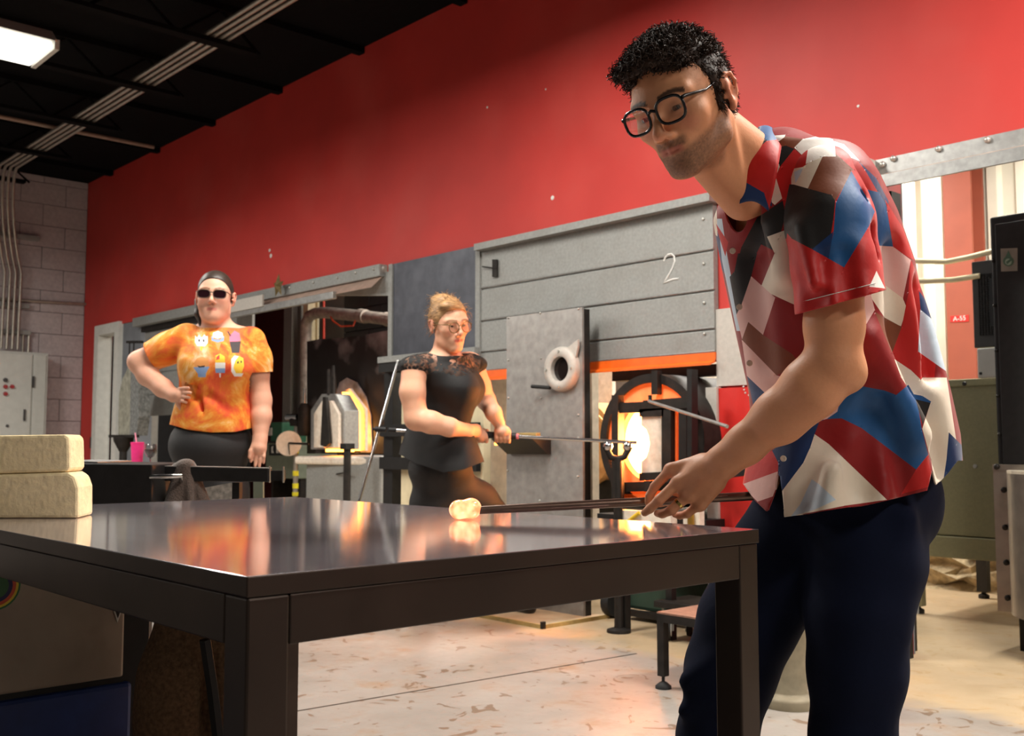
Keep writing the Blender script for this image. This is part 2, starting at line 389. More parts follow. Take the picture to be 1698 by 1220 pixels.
for (x, y, p, n) in ((-3.0, 1.9, 1.25, 'above the table and the woman in black'), (-.35, 2.55, 1.6, 'overhead behind the man in the patterned shirt'), (1.6, 1.5, 1.0, 'overhead to the right of the man'), (-5.2, -.9, 1.0, 'overhead left of the camera'), (-7.4, .6, 1.7, 'overhead outside the left edge of view')):
    fixture(x, y, 'fluorescent ceiling lamp '+n, LAMP_HALL*p, z=3.1 if x > -4 else 2.86)
for (x, y, n, p) in ((-1.7, 4.9, 'over the olive cabinet in the furnace bay', 1.2), (-3.4, 5.3, 'near the white siding in the furnace bay', 1.0), (-6.2, 5.3, 'at the dark end of the furnace bay', 1.1), (.0, 4.9, 'over the right end of the furnace bay', .8), (-4.4, 4.5, 'over the glory hole behind the shutter', .8)):
    fixture(x, y, 'fluorescent ceiling lamp '+n, LAMP_BAY*p, .5, 2.9)

# ------------------------------------------------------------------ electrical cabinet on the end wall
t = thing('electrical_cabinet', 'grey electrical cabinet with red buttons on the white block wall', 'cabinet', (-9.8, 2.9, 1.0))
MB().box((-9.928, 2.45, .75), (-9.7, 3.22, 1.87)).build('body', M_cab, t, bevel=.006)
MB().box((-9.7, 2.47, .78), (-9.685, 3.08, 1.85)).build('door', M_cab, t, bevel=.004)
MB().box((-9.7, 3.095, .78), (-9.688, 3.2, 1.85)).build('side_door', M_cab, t, bevel=.004)
M_btn = mat('red_button', (150, 40, 45), .4); M_lock = mat('cabinet_lock', (60, 58, 58), .5)
for (x, y) in ((9, 630), (20, 641), (9, 641), (9, 653)):
    p = onX(x, y, -9.685); MB().lathe([(.02, 0), (.016, .02)], p, (1, 0, 0), 10).build('push_button', M_btn if y > 632 else M_lock, t)
for (x, y) in ((40, 688), (55, 633)):
    p = onX(x, y, -9.685); MB().box(p-A3(.002, .008, .05), p+A3(.015, .008, .05)).build('handle', M_lock, t)
p = onX(12, 706, -9.685); MB().lathe([(.014, 0), (.012, .012)], p, (1, 0, 0), 10).build('round_lock', M_lock, t)
o = MB().lathe([(.005, -.036), (.026, -.026), (.036, 0), (.026, .026), (.005, .036)], (-9.8, 2.78, 1.905), n=14).build('tennis_ball', mat('lime_felt', (196, 206, 60), .9), None, True); tag(o, 'lime green ball on top of the electrical cabinet', 'ball')
# ================================================================== FURNACE WALL
# --- left hood
t = thing('hood_canopy', 'galvanized hood flashing over the left furnace opening', 'hood', (-6.8, WY-.05, 2.0))
MB().box((-8.66, WY-.06, 2.045), (-5.055, WY, 2.118)).build('top_flashing', M_galvd, t, bevel=.004)
P = pY([(380, 500), (556, 462), (556, 484), (385, 520)], WY-.10)
M_hoodin = mat('pinkish_aluminium', (205, 176, 160), .5, .4, var=.1, dirt=(150, 130, 120), dscale=5, damt=.4)
MB().prism([(-7.0, WY-.03, 2.05), (-5.06, WY-.03, 2.05), (-5.06, WY-.1, 1.985), (-7.0, WY-.1, 1.985)], (0, -.01, -.012)).build('sloping_plate', M_hoodin, t)
MB().box((-7.0, WY-.13, 1.945), (-5.45, WY-.1, 1.99)).build('drip_edge', M_galv, t, bevel=.003)
MB().prism(pY([(556, 468), (644, 450), (644, 490), (556, 490)], WY-.02), (0, .02, 0)).build('end_panel', M_galvd, t)
MB().box((-7.0, WY-.14, 1.98), (-6.3, WY-.128, 2.06)).build('patch_plate', M_greyp, t)
bolts([onY(x, y, WY-.06) for x, y in ((560, 460), (590, 452), (620, 446), (520, 468), (480, 477), (636, 444))], t, (0, -1, 0), .01, .008)
# star ornament
c0 = onY(462, 474, WY-.11); S = []
for i in range(10):
    a = math.pi/2+i*math.pi/5; r = .085 if i % 2 == 0 else .034; S.append(c0+A3(r*math.cos(a)*.8, 0, r*math.sin(a)))
st = MB(); n = st.pts([c0+A3(0, -.03, 0), c0+A3(0, .02, 0)]+S)
for i in range(10):
    j = (i+1) % 10; st.f += [(n, n+2+i, n+2+j), (n+1, n+2+j, n+2+i)]
o = st.build('star_ornament', mat('weathered_brass', (120, 104, 66), .6, .5, var=.3, scale=60)); tag(o, 'weathered metal star ornament on the left hood flashing', 'ornament')
# --- left grey shutter
t = thing('roller_shutter', 'plain grey slatted shutter behind the woman in orange', 'shutter', (-7.6, WY+.05, 1.29), 'furnace shutters')
for k in range(4):
    z0 = 1.29+k*.18
    MB().prism([(-8.6, WY+.03, z0), (-8.6, WY+.05, z0), (-8.6, WY+.05, z0+.18), (-8.6, WY+.04, z0+.18), (-8.6, WY+.03, z0+.165)], (1.85, 0, 0)).build('slat', M_galvd, t)
MB().box((-8.62, WY+.0, 2.0), (-6.7, WY+.03, 2.045)).build('header', M_blk2, t)
# --- pointed grey funnel hood with its stand
t = thing('pointed_hood', 'pointed weathered grey metal hood on a thin stand beside the door', 'metal hood', (-8.45, WY-.3, 0))
Yh = WY-.28
MB().prism(pY([(212, 610), (217, 606), (215, 722), (196, 722), (197, 655), (203, 628)], Yh), (0, .05, 0)).build('left_plate', mat('weathered_zinc', (150, 148, 134), .8, .2, var=.2, scale=25), t)
MB().prism(pY([(217, 606), (229, 611), (230, 690), (226, 722), (215, 722)], Yh), (0, .09, 0)).build('right_plate', mat('spotted_zinc', (128, 130, 128), .7, .3, var=.3, scale=40), t)
for x in (215, 222): MB().tube([onY(x, 567, Yh+.04), onY(x-1, 609, Yh+.04)], .006, 6).build('hanger_rod', M_blk2, t)
MB().bar(onY(211, 567, Yh+.04), onY(236, 567, Yh+.04), .02, .02).build('hanger_bar', M_blk2, t)
MB().bar(onY(183, 723, Yh), onY(228, 723, Yh), .03, .022).build('cross_bar', M_blk2, t)
q = onY(205, 724, Yh); MB().lathe([(.03, -.12), (.075, -.035), (.08, 0)], q, n=14).build('funnel', M_blk2, t, True)
MB().tube([(q[0], q[1], 0), q-A3(0, 0, .1)], .03, 10).build('post', M_blk2, t)
MB().lathe([(.16, 0), (.16, .015), (.04, .02)], (q[0], q[1], FZ), n=16).build('foot', M_blk2, t)
# --- steel columns in the dark bay behind the left furnace
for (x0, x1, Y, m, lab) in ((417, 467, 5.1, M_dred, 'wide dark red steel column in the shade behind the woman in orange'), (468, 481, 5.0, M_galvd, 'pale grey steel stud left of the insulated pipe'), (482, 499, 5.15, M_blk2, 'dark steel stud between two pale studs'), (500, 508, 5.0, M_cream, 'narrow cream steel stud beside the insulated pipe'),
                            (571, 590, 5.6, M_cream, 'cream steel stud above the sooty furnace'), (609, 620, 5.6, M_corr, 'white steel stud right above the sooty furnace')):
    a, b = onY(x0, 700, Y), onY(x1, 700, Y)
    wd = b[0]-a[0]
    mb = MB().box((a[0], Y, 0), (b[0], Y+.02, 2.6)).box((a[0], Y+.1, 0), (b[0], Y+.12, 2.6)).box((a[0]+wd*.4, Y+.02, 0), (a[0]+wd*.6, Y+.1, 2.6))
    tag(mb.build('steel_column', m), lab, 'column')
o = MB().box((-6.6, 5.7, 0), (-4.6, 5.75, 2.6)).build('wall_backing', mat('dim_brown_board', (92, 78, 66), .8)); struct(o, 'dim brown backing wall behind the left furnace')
# --- green-grey machine, fan disc, taped pipe post
Yg = 4.6
t = thing('blower_unit', 'green grey blower machine with black control plate behind the bench', 'machine', onY(466, 790, Yg)*A3(1, 1, 0))
a = onY(441, 733, Yg); b = onY(492, 794, Yg)
MB().box((a[0], Yg, b[2]), (b[0], Yg+.4, a[2])).build('body', M_grgrey, t, bevel=.01)
for xx in (a[0]+.02, b[0]-.05): MB().box((xx, Yg+.05, 0), (xx+.03, Yg+.35, b[2])).build('leg', M_blk2, t)
a2 = onY(440, 700, Yg); b2 = onY(459, 726, Yg); MB().box((a2[0], Yg+.05, b2[2]-.05), (b2[0], Yg+.3, a2[2])).build('motor', M_green, t, bevel=.015)
MB().box(onY(443, 722, Yg+.04)-A3(0, .001, 0), onY(450, 709, Yg+.04)+A3(0, .01, 0)).build('name_plate', M_greyp, t)
cp = MB().prism(pY([(446, 737), (470, 737), (470, 755), (446, 755)], Yg-.004), (0, .004, 0)).build('control_plate', M_blk, t)
for x in (450, 458, 464): MB().prism(pY([(x, 741), (x+3, 739), (x+2, 746), (x+4, 751), (x, 751)], Yg-.006), (0, .002, 0)).build('plate_mark', M_white, cp)
cc = onY(479, 735, Yg-.3)
t = thing('fan_disc', 'thin white round disc on a horizontal shaft', 'disc', cc)
MB().lathe([(.10, 0), (.10, .006)], cc, (.85, -.5, 0), 28).build('disc', M_ref, t)
MB().tube([onY(440, 733, Yg-.3), onY(512, 736, Yg-.3)], .009, 8).build('shaft', M_blk2, t)
MB().tube([cc+A3(.005, -.008, 0), cc+A3(.03, -.008, -.09)], .004, 5).build('wire_spoke', M_blk2, t)
pp = onY(491, 735, 4.4)
t = thing('taped_pipe_post', 'upright gas pipe post wrapped with yellow tape beside the white disc', 'pipe', (pp[0], pp[1], 0))
MB().tube([(pp[0], pp[1], 0), (pp[0], pp[1], 1.22)], .02, 10).build('pipe', M_cond, t)
M_yel = mat('yellow_tape', (226, 214, 40), .5)
for z0, z1 in ((.98, 1.1), (.8, .84), (.7, .74), (.64, .67)): MB().tube([(pp[0], pp[1], z0), (pp[0], pp[1], z1)], .0235, 10).build('tape_band', M_yel, t)
MB().lathe([(.05, 0), (.06, .05), (.03, .09)], (pp[0], pp[1], 1.2), n=12).build('valve_body', M_blk2, t, True)
MB().tube([(pp[0]-.09, pp[1]-.03, 1.27), (pp[0]+.06, pp[1]-.02, 1.27)], .028, 10).build('valve_neck', M_chrome, t)
MB().lathe([(.035, 0), (.05, .05), (.05, .22), (.03, .26)], (pp[0]+.12, pp[1], 1.12), n=12).build('regulator', M_blk2, t, True)
MB().tube([(pp[0]+.12, pp[1], 1.38), (pp[0]+.12, pp[1], 1.5)], .012, 8).build('regulator_stem', M_chrome, t)
# --- insulated pipe
Yp = 4.9
P = [onY(507, 700, Yp), onY(507, 560, Yp)]+[onY(x, y, Yp) for x, y in ((508, 535), (513, 524), (524, 519), (540, 518), (580, 522), (650, 530))]
o = MB().tube(P, .05, 12).build('insulated_pipe', M_insul, None, True)
t2 = o; tag(o, 'lagged silver exhaust pipe bending over the left furnace', 'pipe')
MB().tube([onY(597, 523, Yp), onY(607, 525, Yp)], .06, 12).build('joint_band', M_insul, o)
MB().tube([onY(655, 531, Yp), onY(640, 529, Yp)], .058, 12).build('end_band', M_insul, o)
o = MB().tube([onY(537, 495, 5.0), onY(537, 560, 5.0), onY(538, 600, 5.0), onY(538, 700, 5.0)*A3(1, 1, 0)+A3(0, 0, FZ)], .012, 8).build('red_gas_hose', mat('red_hose', (196, 60, 40), .5), None, True); tag(o, 'vertical red hose beside the lagged pipe', 'hose')
o = MB().tube([onY(546, 520, Yp-.02), onY(552, 532, Yp-.06), onY(565, 541, Yp-.06), onY(586, 540, Yp-.05), onY(592, 524, Yp-.02)], .008, 6).build('orange_cable', mat('orange_cable', (215, 84, 50), .5), None, True); tag(o, 'short orange cable drooping under the lagged pipe', 'cable')
# --- left furnace
Yf = 4.15
gl = onY(570, 800, Yf)
t = thing('small_furnace', 'small arched glory furnace with pale doors and sooty back sheet', 'furnace', (gl[0], Yf+.2, 0))
MB().prism(pY([(509, 566), (530, 562), (560, 560), (600, 556), (646, 547), (640, 752), (509, 752)], Yf+.3), (0, .012, 0)).build('sooty_back_sheet', M_soot, t)
MB().prism(pY([(557, 652), (563, 634), (575, 626), (592, 634), (607, 658), (615, 690), (617, 750), (598, 750), (598, 690)], Yf+.29), (0, .006, 0)).build('painted_halo_patch', mat('painted_halo_steel', (150, 154, 162), .6, .2, var=.3, scale=9, dirt=(60, 60, 64), dscale=7, damt=.7), t)  # pale halo of light round the arch, painted as a patch over the sheet
a, b = onY(507, 760, Yf), onY(632, 760, Yf)
MB().box((a[0], Yf, 0), (b[0], Yf+.55, .97)).build('base_box', M_galvd, t, bevel=.02)
za = onY(570, 757, Yf-.06)[2]
MB().prism([(a[0]-.05, Yf-.07, za-.06), (b[0]+.06, Yf+.02, za-.06), (b[0]+.06, Yf+.3, za-.06), (a[0]-.05, Yf+.3, za-.06)], (0, 0, .06)).build('hearth_slab', M_ref, t, bevel=.02)
Ya = Yf+.0
oct_ = [(519, 742), (519, 685), (535, 659), (553, 659), (566, 683), (566, 742)]
MB().prism(pY([(515, 745), (515, 680), (533, 653), (556, 653), (571, 680), (571, 745)], Ya), (0, .13, 0)).build('chamber', M_galv, t, bevel=.006)
M_glow = mat('glowing_slit', (255, 190, 110), .8, emit=(255, 150, 60), estr=9)
for pts in ([(520, 742), (520, 686), (534, 664), (537, 664), (537, 742)], [(541, 742), (541, 664), (549, 664), (561, 686), (561, 742)]):
    MB().prism(pY(pts, Ya-.03), (0, .028, 0)).build('door', M_ref, t, bevel=.004)
MB().prism(pY([(567, 650), (573, 650), (592, 682), (592, 747), (578, 747), (578, 690)], Ya+.15), (0, .03, 0)).build('glowing_edge', M_glow, t)
MB().prism(pY([(572, 646), (580, 644), (606, 678), (606, 747), (596, 747), (596, 684)], Ya+.2), (0, .02, 0)).build('arch_collar', M_ref, t)
MB().prism(pY([(540, 744), (568, 744), (568, 749), (540, 749)], Ya-.02), (0, .1, 0)).build('glowing_sill', M_glow, t)
MB().prism(pY([(535, 658), (540, 658), (546, 735), (540, 741), (531, 738)], Ya-.06), (0, .02, 0)).build('door_bar', M_blk2, t)
MB().lathe([(.03, 0), (.022, .1), (.01, .22)], onY(552, 655, Ya+.05), n=10).build('lift_cone', M_blk2, t, True)
MB().tube([onY(545, 612, Ya), onY(545, 655, Ya)], .012, 8).build('lift_rod', M_blk2, t)
q = onY(576, 745, Ya-.25); MB().tube([(q[0], q[1], 0), q], .025, 10).build('yoke_post', M_blk2, t)
MB().box(q-A3(.035, .035, .0), q+A3(.035, .035, .04)).build('yoke_head', M_blk, t)
MB().tube([onY(558, 786, Yf-.01), onY(575, 783, Yf-.06)], .006, 6).build('latch', M_blk2, t)
Lg = bpy.data.lights.new('furnace_glow', 'POINT'); Lg.energy = 5; Lg.color = (1, .45, .12); Lg.shadow_soft_size = .05
lo = bpy.data.objects.new('furnace_glow', Lg); COL.objects.link(lo); lo.parent = t; lo.location = tuple(conv(onY(589, 720, Ya+.22)+A3(0, -.02, 0))-rootloc(t))
# --- dark steel panel with frame, rod
t = thing('dark_steel_sheet', 'dark blue grey steel panel between the two furnace openings', 'panel', (-4.6, WY-.02, 1.55))
MB().box((-4.965, WY-.02, 1.56), (-4.2, WY-.005, OZ)).build('sheet', M_darksheet, t)
MB().box((-5.005, WY-.03, 1.56), (-4.968, WY, OZ)).build('angle_edge', M_galvd, t)
MB().box((-4.2, WY-.04, 1.5), (-4.165, WY, OZ)).build('right_angle_edge', M_galvd, t)
MB().box((-5.05, WY-.07, 1.525), (-4.17, WY-.0, 1.56)).build('ledge', M_galvd, t)
MB().box((-5.05, WY-.06, 1.47), (-4.17, WY-.0, 1.525)).build('ledge_channel', M_blk, t)
t = thing('support_frame', 'black steel support frame with pale posts behind the woman in black', 'frame', (-4.7, WY+.05, 0))
MB().box((-5.08, WY+.0, 0), (-4.99, WY+.09, 1.47)).build('post', M_blk, t)
MB().box((-4.93, WY+.02, 0), (-4.79, WY+.07, 1.47)).build('pale_post', M_cream, t)
MB().box((-4.3, WY+.02, 0), (-4.2, WY+.07, 1.47)).build('pale_post', M_cream, t)
for z in (.94, 1.13): MB().box((-5.08, WY-.03, z-.035), (-4.2, WY+.0, z+.035)).build('cross_rail', M_blk, t)
o = MB().box((-4.78, WY+.35, 0), (-3.72, WY+.4, 1.46)).build('cream_board', mat('cream_board', (196, 184, 164), .8, dirt=(150, 138, 120), dscale=4)); tag(o, 'cream board behind the woman in black', 'board')
_a, _b = onY(661, 596, WY-.085), onY(595, 833, WY-.3); _b = _a+(_b-_a)*(_a[2]-FZ-.01)/(_a[2]-_b[2])
o = MB().tube([_a, _b], .009, 8).build('steel_rod', M_chrome, None, True); tag(o, 'long silver steel rod leaning left of the woman in black', 'rod')
a = onY(768, 736, WY+.2); b = onY(838, 690, WY+.2)
t = thing('burner_box', 'black burner box with a small glowing port left of the heat shield', 'burner', (a[0], a[1], 0))
MB().box((-3.98, WY+.2, .5), (-3.74, WY+.34, 1.2)).build('body', M_blk, t)
MB().prism(pY([(820, 727), (838, 727), (838, 738), (820, 738)], WY+.19), (0, .02, 0)).build('glowing_port', M_glow, t)
MB().box((-3.98, WY+.2, 0), (-3.94, WY+.34, .5)).build('leg', M_blk, t); MB().box((-3.78, WY+.2, 0), (-3.74, WY+.34, .5)).build('leg', M_blk, t)

# --- shutter "2"
SX0, SX1, SY = -4.165, -2.655, WY-.03
t = thing('roller_shutter', 'grey slatted shutter chalked with a 2 and an orange bottom bar', 'shutter', (-3.4, SY, 1.38), 'furnace shutters')
zs = [2.085, 1.872, 1.70, 1.535, 1.435]
for z1, z0 in zip(zs, zs[1:]):
    sl = MB().prism([(SX0, SY, z0+.006), (SX0, SY+.012, z0), (SX0, SY+.03, z0), (SX0, SY+.03, z1), (SX0, SY+.01, z1), (SX0, SY, z1-.012)], (SX1-SX0, 0, 0)).build('slat', M_galvd, t)
    bolts([(SX1-.05, SY-.001, (z0+z1)/2+.03)], t, (0, -1, 0), .007, .006)
    MB().tube([(SX0, SY+.002, z0+.003), (SX1, SY+.002, z0+.003)], .005, 6).build('slat_bead', M_galv, t)
MB().box((SX0, SY-.05, 2.07), (SX1+.02, SY+.03, 2.105)).build('header', M_galvd, t)
MB().box((SX0, SY, 1.395), (SX1, SY+.02, 1.435)).build('bottom_rail', M_or, t, label='orange painted bottom rail')
MB().prism([(SX0, SY+.015, 1.395), (SX0, SY-.035, 1.378), (SX0, SY-.035, 1.386), (SX0, SY+.015, 1.405)], (SX1-SX0, 0, 0)).build('bottom_lip', M_or, t)
MB().prism(pY([(816, 430), (824, 430), (824, 459), (816, 459)], SY-.012), (0, .008, 0)).build('latch_plate', M_blk2, t)
MB().tube([onY(800, 442, SY-.012), onY(824, 445, SY-.012)], .004, 5).build('latch_pin', M_blk2, t)
M_chalk = mat('white_chalk', (226, 226, 222), .95)
C2 = [(1101, 433), (1103, 427), (1108, 422), (1114, 421), (1118, 425), (1119, 433), (1116, 442), (1111, 452), (1105, 462), (1101, 469), (1108, 466), (1116, 463), (1125, 462)]
MB().tube([onY(x, y, SY-.001) for x, y in C2], .0042, 5).build('chalk_number', M_chalk, t, label='white chalk number 2')
# --- heat shield with porthole
HY = 3.45
t = thing('heat_shield', 'tall steel heat shield plate with a round porthole ring', 'heat shield', (-3.56, HY, 0))
MB().box((-3.818, HY, .12), (-3.30, HY+.012, 1.676)).build('plate', M_steelsheet, t)
MB().box((-3.33, HY+.012, .0), (-3.3, HY+.05, 1.67)).build('edge_frame', M_blk2, t)
MB().box((-3.815, HY+.012, .0), (-3.785, HY+.05, 1.67)).build('edge_frame', M_blk2, t)
c = onY(935, 612, HY)
MB().lathe([(.058, 0), (.058, .03), (.07, .036), (.098, .034), (.105, .02), (.105, 0)], c, (0, -1, 0), 36, cap=False).build('porthole_ring', M_greyp, t, True)
MB().lathe([(.06, 0), (.06, .006)], c, (0, -1, 0), 30).build('dark_glass', mat('dark_port_glass', (28, 20, 18), .15), t)
for a in (0, math.pi/2, math.pi, 1.5*math.pi):
    MB().lathe([(.006, .03), (.006, .042)], c+A3(.082*math.cos(a), 0, .082*math.sin(a)), (0, -1, 0), 8).build('screw', M_zinc, t)
MB().tube([c+A3(-.06, -.03, -.085), c+A3(-.17, -.045, -.075)], .009, 8).build('handle', M_blk, t)
MB().prism([c+A3(.03, -.02, .09), c+A3(.11, -.02, .13), c+A3(.11, -.02, .1), c+A3(.08, -.02, 0)], (0, .012, 0)).build('hinge_bracket', M_greyp, t)
bolts([onY(x, y, HY) for x, y in ((843, 527), (896, 519), (959, 512), (843, 597), (843, 660), (897, 594), (897, 660), (959, 688), (959, 726), (842, 780), (958, 790), (895, 830))], t, (0, -1, 0), .006, .005)
a = onY(846, 727, HY); b = onY(914, 727, HY)
br = MB().prism([(a[0], HY-.001, 1.085), (a[0], HY-.12, 1.085), (a[0], HY-.12, 1.07), (a[0], HY-.02, 1.0), (a[0], HY-.001, 1.0)], (b[0]-a[0], 0, 0)).build('shelf_bracket', M_blk, t)
for k in range(3):
    MB().obox((a[0]+.06+k*.075, HY-.06, 1.094), ((1, .2*k-.2, 0), (-(.2*k-.2), 1, 0), (0, 0, 1)), (.045, .018, .008)).build('wood_strip', M_wood, br, bevel=.003)
# --- main glory hole
GC = A3(*onY(1080, 735, 3.47)[:2], 1.06); GR = .29
t = thing('glory_hole', 'round glory hole furnace glowing white inside half open doors', 'furnace', (GC[0], GC[1]+.3, 0))
AX = (0, 1, 0)
MB().lathe([(GR-.038, 0), (GR-.038, -.01), (GR, -.01), (GR, 1.0), (GR-.05, 1.0)], GC, AX, 48, cap=False).build('barrel', M_blk2, t, True)
M_lining = mat('painted_flame_light_lining', (226, 150, 96), .9, emit=(255, 88, 26), estr=.55, var=.12, scale=18, bump=.3)  # flame light on the lining and nearby plates put into colour and weak emission
MB().lathe([(.165, .02), (.175, .0), (GR-.034, .01), (GR-.034, .1)], GC, AX, 48, cap=False).build('front_lining', M_lining, t, True)
M_hot = mat('white_hot_interior', (255, 190, 120), .9, emit=(255, 176, 92), estr=22)
MB().lathe([(.165, .02), (.165, .55), (.02, .6)], GC, AX, 36, cap=False).build('hot_chamber', M_hot, t, True)
MB().lathe([(.001, .56), (.165, .55)], GC, AX, 36, cap=False).build('hot_back', M_hot, t, True)
Yd = GC[1]-.07
dr = MB().prism(pY([(1063, 690), (1097, 688), (1097, 783), (1063, 786), (1063, 765), (1071, 758), (1075, 747), (1077, 735), (1075, 723), (1071, 712), (1063, 705)], Yd), (0, .05, 0)).build('door', M_ref, t, bevel=.003, label='white refractory sliding door with a notch')
def fr(pts, name='door_frame', m=None, Y=None, th=.04, par=None): return MB().prism(pY(pts, Y or Yd-.01), (0, th, 0)).build(name, m or M_blk2, par or t)
fr([(1060, 678), (1100, 676), (1100, 690), (1060, 691)], par=dr); fr([(1097, 676), (1112, 674), (1112, 800), (1097, 800)], par=dr); fr([(1060, 784), (1100, 782), (1100, 796), (1060, 797)], par=dr)
fr([(1116, 672), (1122, 672), (1122, 800), (1116, 800)], 'glow_gap_plate', M_lining, Yd+.02)
fr([(1018, 668), (1066, 666), (1066, 684), (1018, 685)], 'top_track'); fr([(1066, 664), (1140, 658), (1140, 676), (1066, 682)], 'top_track')
fr([(1014, 655), (1025, 655), (1025, 835), (1014, 835)], 'front_post', M_blk2, Yd-.02)
fr([(1125, 660), (1138, 660), (1138, 800), (1125, 800)], 'inner_post', M_blk, Yd)
fr([(1139, 612), (1147, 612), (1147, 800), (1139, 800)], 'outer_post', M_blk, Yd-.03)
fr([(1080, 614), (1090, 614), (1090, 654), (1080, 654)], 'top_clip', M_blk2, GC[1]-.03, .03)
fr([(1068, 797), (1078, 797), (1078, 815), (1068, 815)], 'lower_pin', M_blk2)
fr([(1018, 800), (1140, 796), (1140, 812), (1018, 816)], 'lower_track', M_blk2, Yd+.03)
fr([(1018, 820), (1140, 816), (1140, 834), (1018, 838)], 'lower_plate', M_lining, Yd+.06)
fr([(1015, 615), (1190, 603), (1190, 622), (1015, 632)], 'top_beam', M_blk, GC[1]+.2, .06)
MB().tube([onY(1076, 665, Yd-.05), onY(1206, 707, Yd-.25)], .007, 8).build('pull_rod', M_galv, t, True)
MB().tube([onY(1078, 655, Yd-.03), onY(1078, 668, Yd-.03)], .008, 6).build('pin', M_blk2, t)
fr([(1160, 730), (1180, 730), (1180, 746), (1160, 746)], 'small_bracket', M_rust, GC[1]+.1)
for X in (GC[0]-.27, GC[0]+.27):
    for Y in (GC[1]+.46, GC[1]+.95): MB().box((X-.025, Y-.025, FZ+.12), (X+.025, Y+.025, 1.02)).build('leg', M_blk, t)
MB().box((GC[0]-.3, GC[1]-.02, .68), (GC[0]+.3, GC[1]+1.0, .74)).build('cradle', M_blk, t)
MB().box((GC[0]-.3, GC[1]+.4, FZ+.08), (GC[0]+.3, GC[1]+1.0, FZ+.13)).build('base_frame', M_blk2, t)
for X in (GC[0]-.27, GC[0]+.27):
    for Y in (GC[1]+.48, GC[1]+.93):
        cs = MB().lathe([(.015, -.018), (.058, -.018), (.06, 0), (.058, .018), (.015, .018)], (X, Y, FZ+.06), (1, .3, 0), 20).build('caster', M_rubber, t, True)
        MB().box((X-.03, Y-.03, FZ+.06), (X-.02, Y+.03, FZ+.12)).box((X+.02, Y-.03, FZ+.06), (X+.03, Y+.03, FZ+.12)).build('fork', M_chrome, cs)
Lg = bpy.data.lights.new('glory_glow', 'AREA'); Lg.shape = 'DISK'; Lg.size = .2; Lg.energy = 34; Lg.color = (1, .36, .09)
lo = bpy.data.objects.new('glory_glow', Lg); COL.objects.link(lo); lo.parent = t; lo.location = tuple(conv(GC+A3(0, .03, 0))-rootloc(t)); lo.rotation_euler = (-math.pi/2, 0, 0)
# yoke
yk = atd(1024, 739.5, 4.375)
t = thing('pipe_yoke', 'steel pipe rest with ball bearings in front of the glory hole', 'pipe rest', (yk[0], yk[1], 0))
MB().tube([(yk[0], yk[1], 0), (yk[0], yk[1], yk[2]-.05)], .019, 10).build('post', M_blk2, t)
MB().lathe([(.05, 0), (.05, .012), (.025, .02)], (yk[0], yk[1], FZ), n=16).build('foot', M_blk2, t)
MB().tube([yk+A3(-.04, -.035, .0), yk+A3(-.02, -.02, -.045), yk+A3(.0, 0, -.055), yk+A3(.02, .02, -.045), yk+A3(.04, .035, 0)], .014, 8).build('fork', M_blk2, t, True)
for s in (-1, 1): MB().lathe([(.004, -.022), (.016, -.016), (.022, 0), (.016, .016), (.004, .022)], yk+A3(s*.03, s*.027, .0), n=12).build('ball', M_chrome, t, True)
# second kiln mouth behind the shield
kc = onY(966, 736, 4.25)
kiln = t = thing('pickup_kiln', 'round refractory kiln mouth half hidden behind the heat shield', 'kiln', (kc[0], 4.5, 0))
MB().lathe([(.1, .05), (.1, 0), (.235, 0), (.235, .35)], kc, AX, 36, cap=False).build('refractory_ring', M_refo, t, True)
MB().lathe([(.105, .08), (.001, .1)], kc, AX, 24, cap=False).build('dark_throat', M_blk, t)
for x, y in ((968, 742), (968, 757)): MB().lathe([(.001, 0), (.022, .01), (.001, .03)], onY(x, y, 4.32), AX, 10, cap=False).build('flame', M_glow, t, True)
MB().box((kc[0]-.25, 4.3, 0), (kc[0]+.25, 4.6, kc[2]-.2)).build('stand', M_blk2, t)
o = MB().box(onY(966, 682, 4.62)*A3(1, 1, 0)+A3(-.25, 0, .0), onY(1015, 620, 4.62)+A3(0, .03, .1)).build('ceramic_board', M_ref); tag(o, 'white ceramic board above the round kiln mouth', 'board')
o = MB().tube([onY(980, 665, 4.1), onY(984, 684, 4.1), onY(1018, 718, 4.1)], .013, 8).build('tee_lever', mat('brass_rod', (196, 150, 96), .4, .7), kiln, True, label='bent brass lever')
MB().tube([onY(976, 664, 4.1), onY(984, 660, 4.1)], .01, 6).build('lever_tip', M_blk2, o)
g0 = onY(976, 860, 4.15)
t = thing('green_hose', 'green hose hanging below the round kiln mouth', 'hose', (g0[0], g0[1], 0))
MB().tube([(g0[0], 4.15, 0), onY(975, 860, 4.15), onY(974, 800, 4.15), onY(976, 790, 4.15)], [.035, .035, .03, .036], 10).build('hose', M_green, t, True)
# boards behind, gas train below
o = MB().box((-3.2, 4.5, 0), (-2.4, 4.55, 1.5)).build('cream_back_board', M_ref); tag(o, 'large cream board standing behind the glory hole', 'board')
a = onY(1028, 882, 3.3); b = onY(1112, 848, 3.3)
t = thing('gas_train_box', 'white box with brass gas fittings under the glory hole', 'box', (a[0], 3.3, FZ))
MB().box((a[0], 3.3, a[2]-.02), (b[0], 3.34, b[2]-.005)).build('body', M_ref, t)
MB().tube([onY(1040, 866, 3.29), onY(1052, 856, 3.29), onY(1060, 850, 3.29)], .008, 6).build('yellow_hose', mat('yellow_hose', (222, 186, 40), .5), t, True)
MB().tube([onY(1145, 850, 3.29), onY(1146, 872, 3.29)], .014, 8).build('brass_valve', mat('brass', (190, 150, 70), .35, .9), t, True)
MB().box(onY(1133, 872, 3.3), onY(1160, 848, 3.3)+A3(0, .03, 0)).build('valve_plate', M_ref, t)
